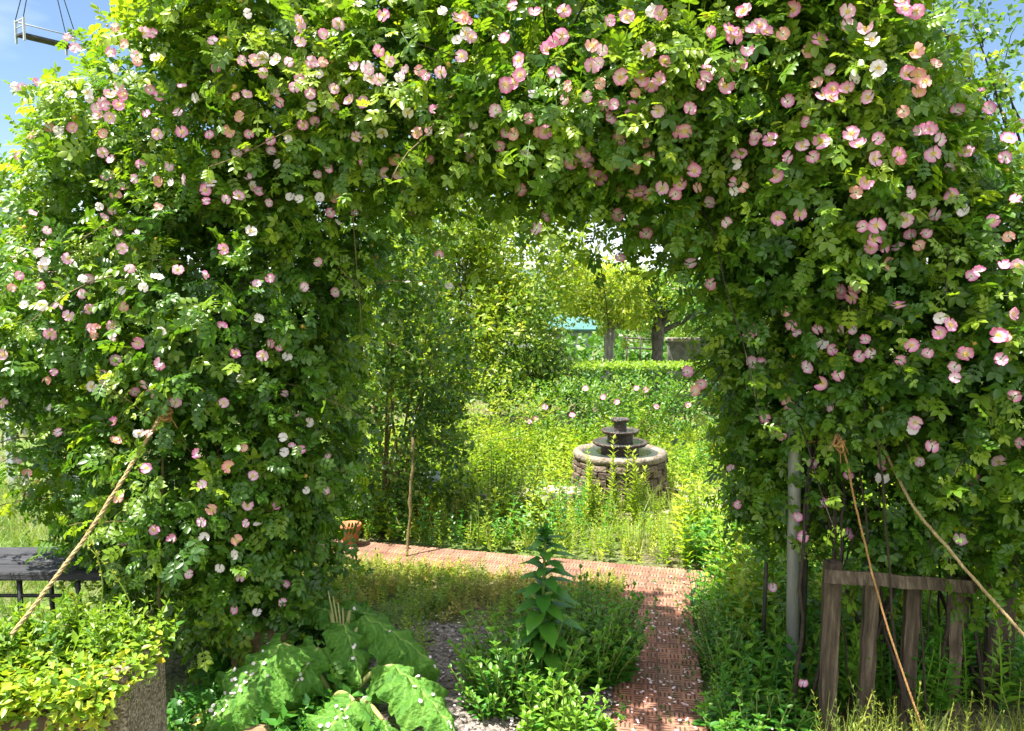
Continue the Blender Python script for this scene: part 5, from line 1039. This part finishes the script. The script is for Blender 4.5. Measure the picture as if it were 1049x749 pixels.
geo = Geo(); geo.tube([ring, ring + vec((0, 0, .6))], .004, 6); geo.build('line', M['dark_steel'], root)

# ------------------------------------------------------------------ camera, light, sky
cam = bpy.data.cameras.new('camera'); co = bpy.data.objects.new('camera', cam); COL.objects.link(co); co.location = (0, 0, EYE); co.rotation_euler = (PI / 2 - PITCH, 0, 0)
cam.sensor_width = 36; cam.lens = 36 * F / 1049; cam.clip_end = 2000; cam.clip_start = .05; SC.camera = co
EL = math.radians(68); AZ = math.radians(200)     # azimuth of the sun, counter-clockwise from +x
S = Vector((math.cos(EL) * math.cos(AZ), math.cos(EL) * math.sin(AZ), math.sin(EL)))
sl = bpy.data.lights.new('sun', 'SUN'); sl.energy = 5; sl.angle = math.radians(.5); sl.color = (1, .95, .86); so = bpy.data.objects.new('sun', sl); COL.objects.link(so); so.location = (0, 0, 20); so.rotation_euler = (-S).to_track_quat('-Z', 'Y').to_euler()
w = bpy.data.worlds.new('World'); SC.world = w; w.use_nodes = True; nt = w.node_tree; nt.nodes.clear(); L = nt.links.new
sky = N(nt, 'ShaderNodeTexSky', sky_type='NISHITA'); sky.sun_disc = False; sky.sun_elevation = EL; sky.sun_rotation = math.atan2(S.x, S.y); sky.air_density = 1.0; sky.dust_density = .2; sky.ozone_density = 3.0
tc = N(nt, 'ShaderNodeTexCoord'); mp = N(nt, 'ShaderNodeMapping'); mp.inputs['Scale'].default_value = (1.2, 1.2, 4.0); L(tc.outputs['Generated'], mp.inputs[0]); no = N(nt, 'ShaderNodeTexNoise'); no.inputs['Scale'].default_value = 2.2; no.inputs['Detail'].default_value = 8; L(mp.outputs[0], no.inputs[0])
cf = ramp(nt, no.outputs['Fac'], [(.64, (0, 0, 0)), (.9, (.4, .4, .4))])
def mth(op, *a):
    n = N(nt, 'ShaderNodeMath', operation=op)
    for i, x in enumerate(a):
        if isinstance(x, (int, float)): n.inputs[i].default_value = x
        else: L(x, n.inputs[i])
    return n.outputs[0]
def sstep(x, a, b):
    n = N(nt, 'ShaderNodeMapRange', interpolation_type='SMOOTHSTEP'); L(x, n.inputs[0]); n.inputs[1].default_value = a; n.inputs[2].default_value = b; return n.outputs[0]
sx = N(nt, 'ShaderNodeSeparateXYZ'); L(tc.outputs['Generated'], sx.inputs[0])
# unseen white cloud added as fill overhead and behind the camera, blue in front
fill_cloud = mth('MAXIMUM', sstep(sx.outputs[2], .42, .72), mth('MULTIPLY', sstep(sx.outputs[1], .05, -.45), sstep(sx.outputs[2], -.02, .10)))
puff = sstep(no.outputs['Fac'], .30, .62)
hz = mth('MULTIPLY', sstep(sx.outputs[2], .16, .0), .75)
cf = mth('MAXIMUM', mth('MAXIMUM', mth('MULTIPLY', fill_cloud, puff), cf), hz); mx = N(nt, 'ShaderNodeMix', data_type='RGBA'); L(cf, mx.inputs[0]); L(sky.outputs[0], mx.inputs[6]); mx.inputs[7].default_value = (13, 13.2, 13.6, 1)
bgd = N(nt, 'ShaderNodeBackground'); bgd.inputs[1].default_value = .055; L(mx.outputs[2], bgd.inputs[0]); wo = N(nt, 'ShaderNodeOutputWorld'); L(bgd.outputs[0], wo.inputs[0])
SC.view_settings.view_transform = 'Standard'; SC.view_settings.look = 'None'; SC.view_settings.gamma = 1; SC.view_settings.exposure = 1.85; SC.view_settings.use_curve_mapping = False
SC.render.engine = 'CYCLES'; cy = SC.cycles; cy.max_bounces = 6; cy.diffuse_bounces = 3; cy.glossy_bounces = 2; cy.transmission_bounces = 4; cy.transparent_max_bounces = 4; cy.use_denoising = True
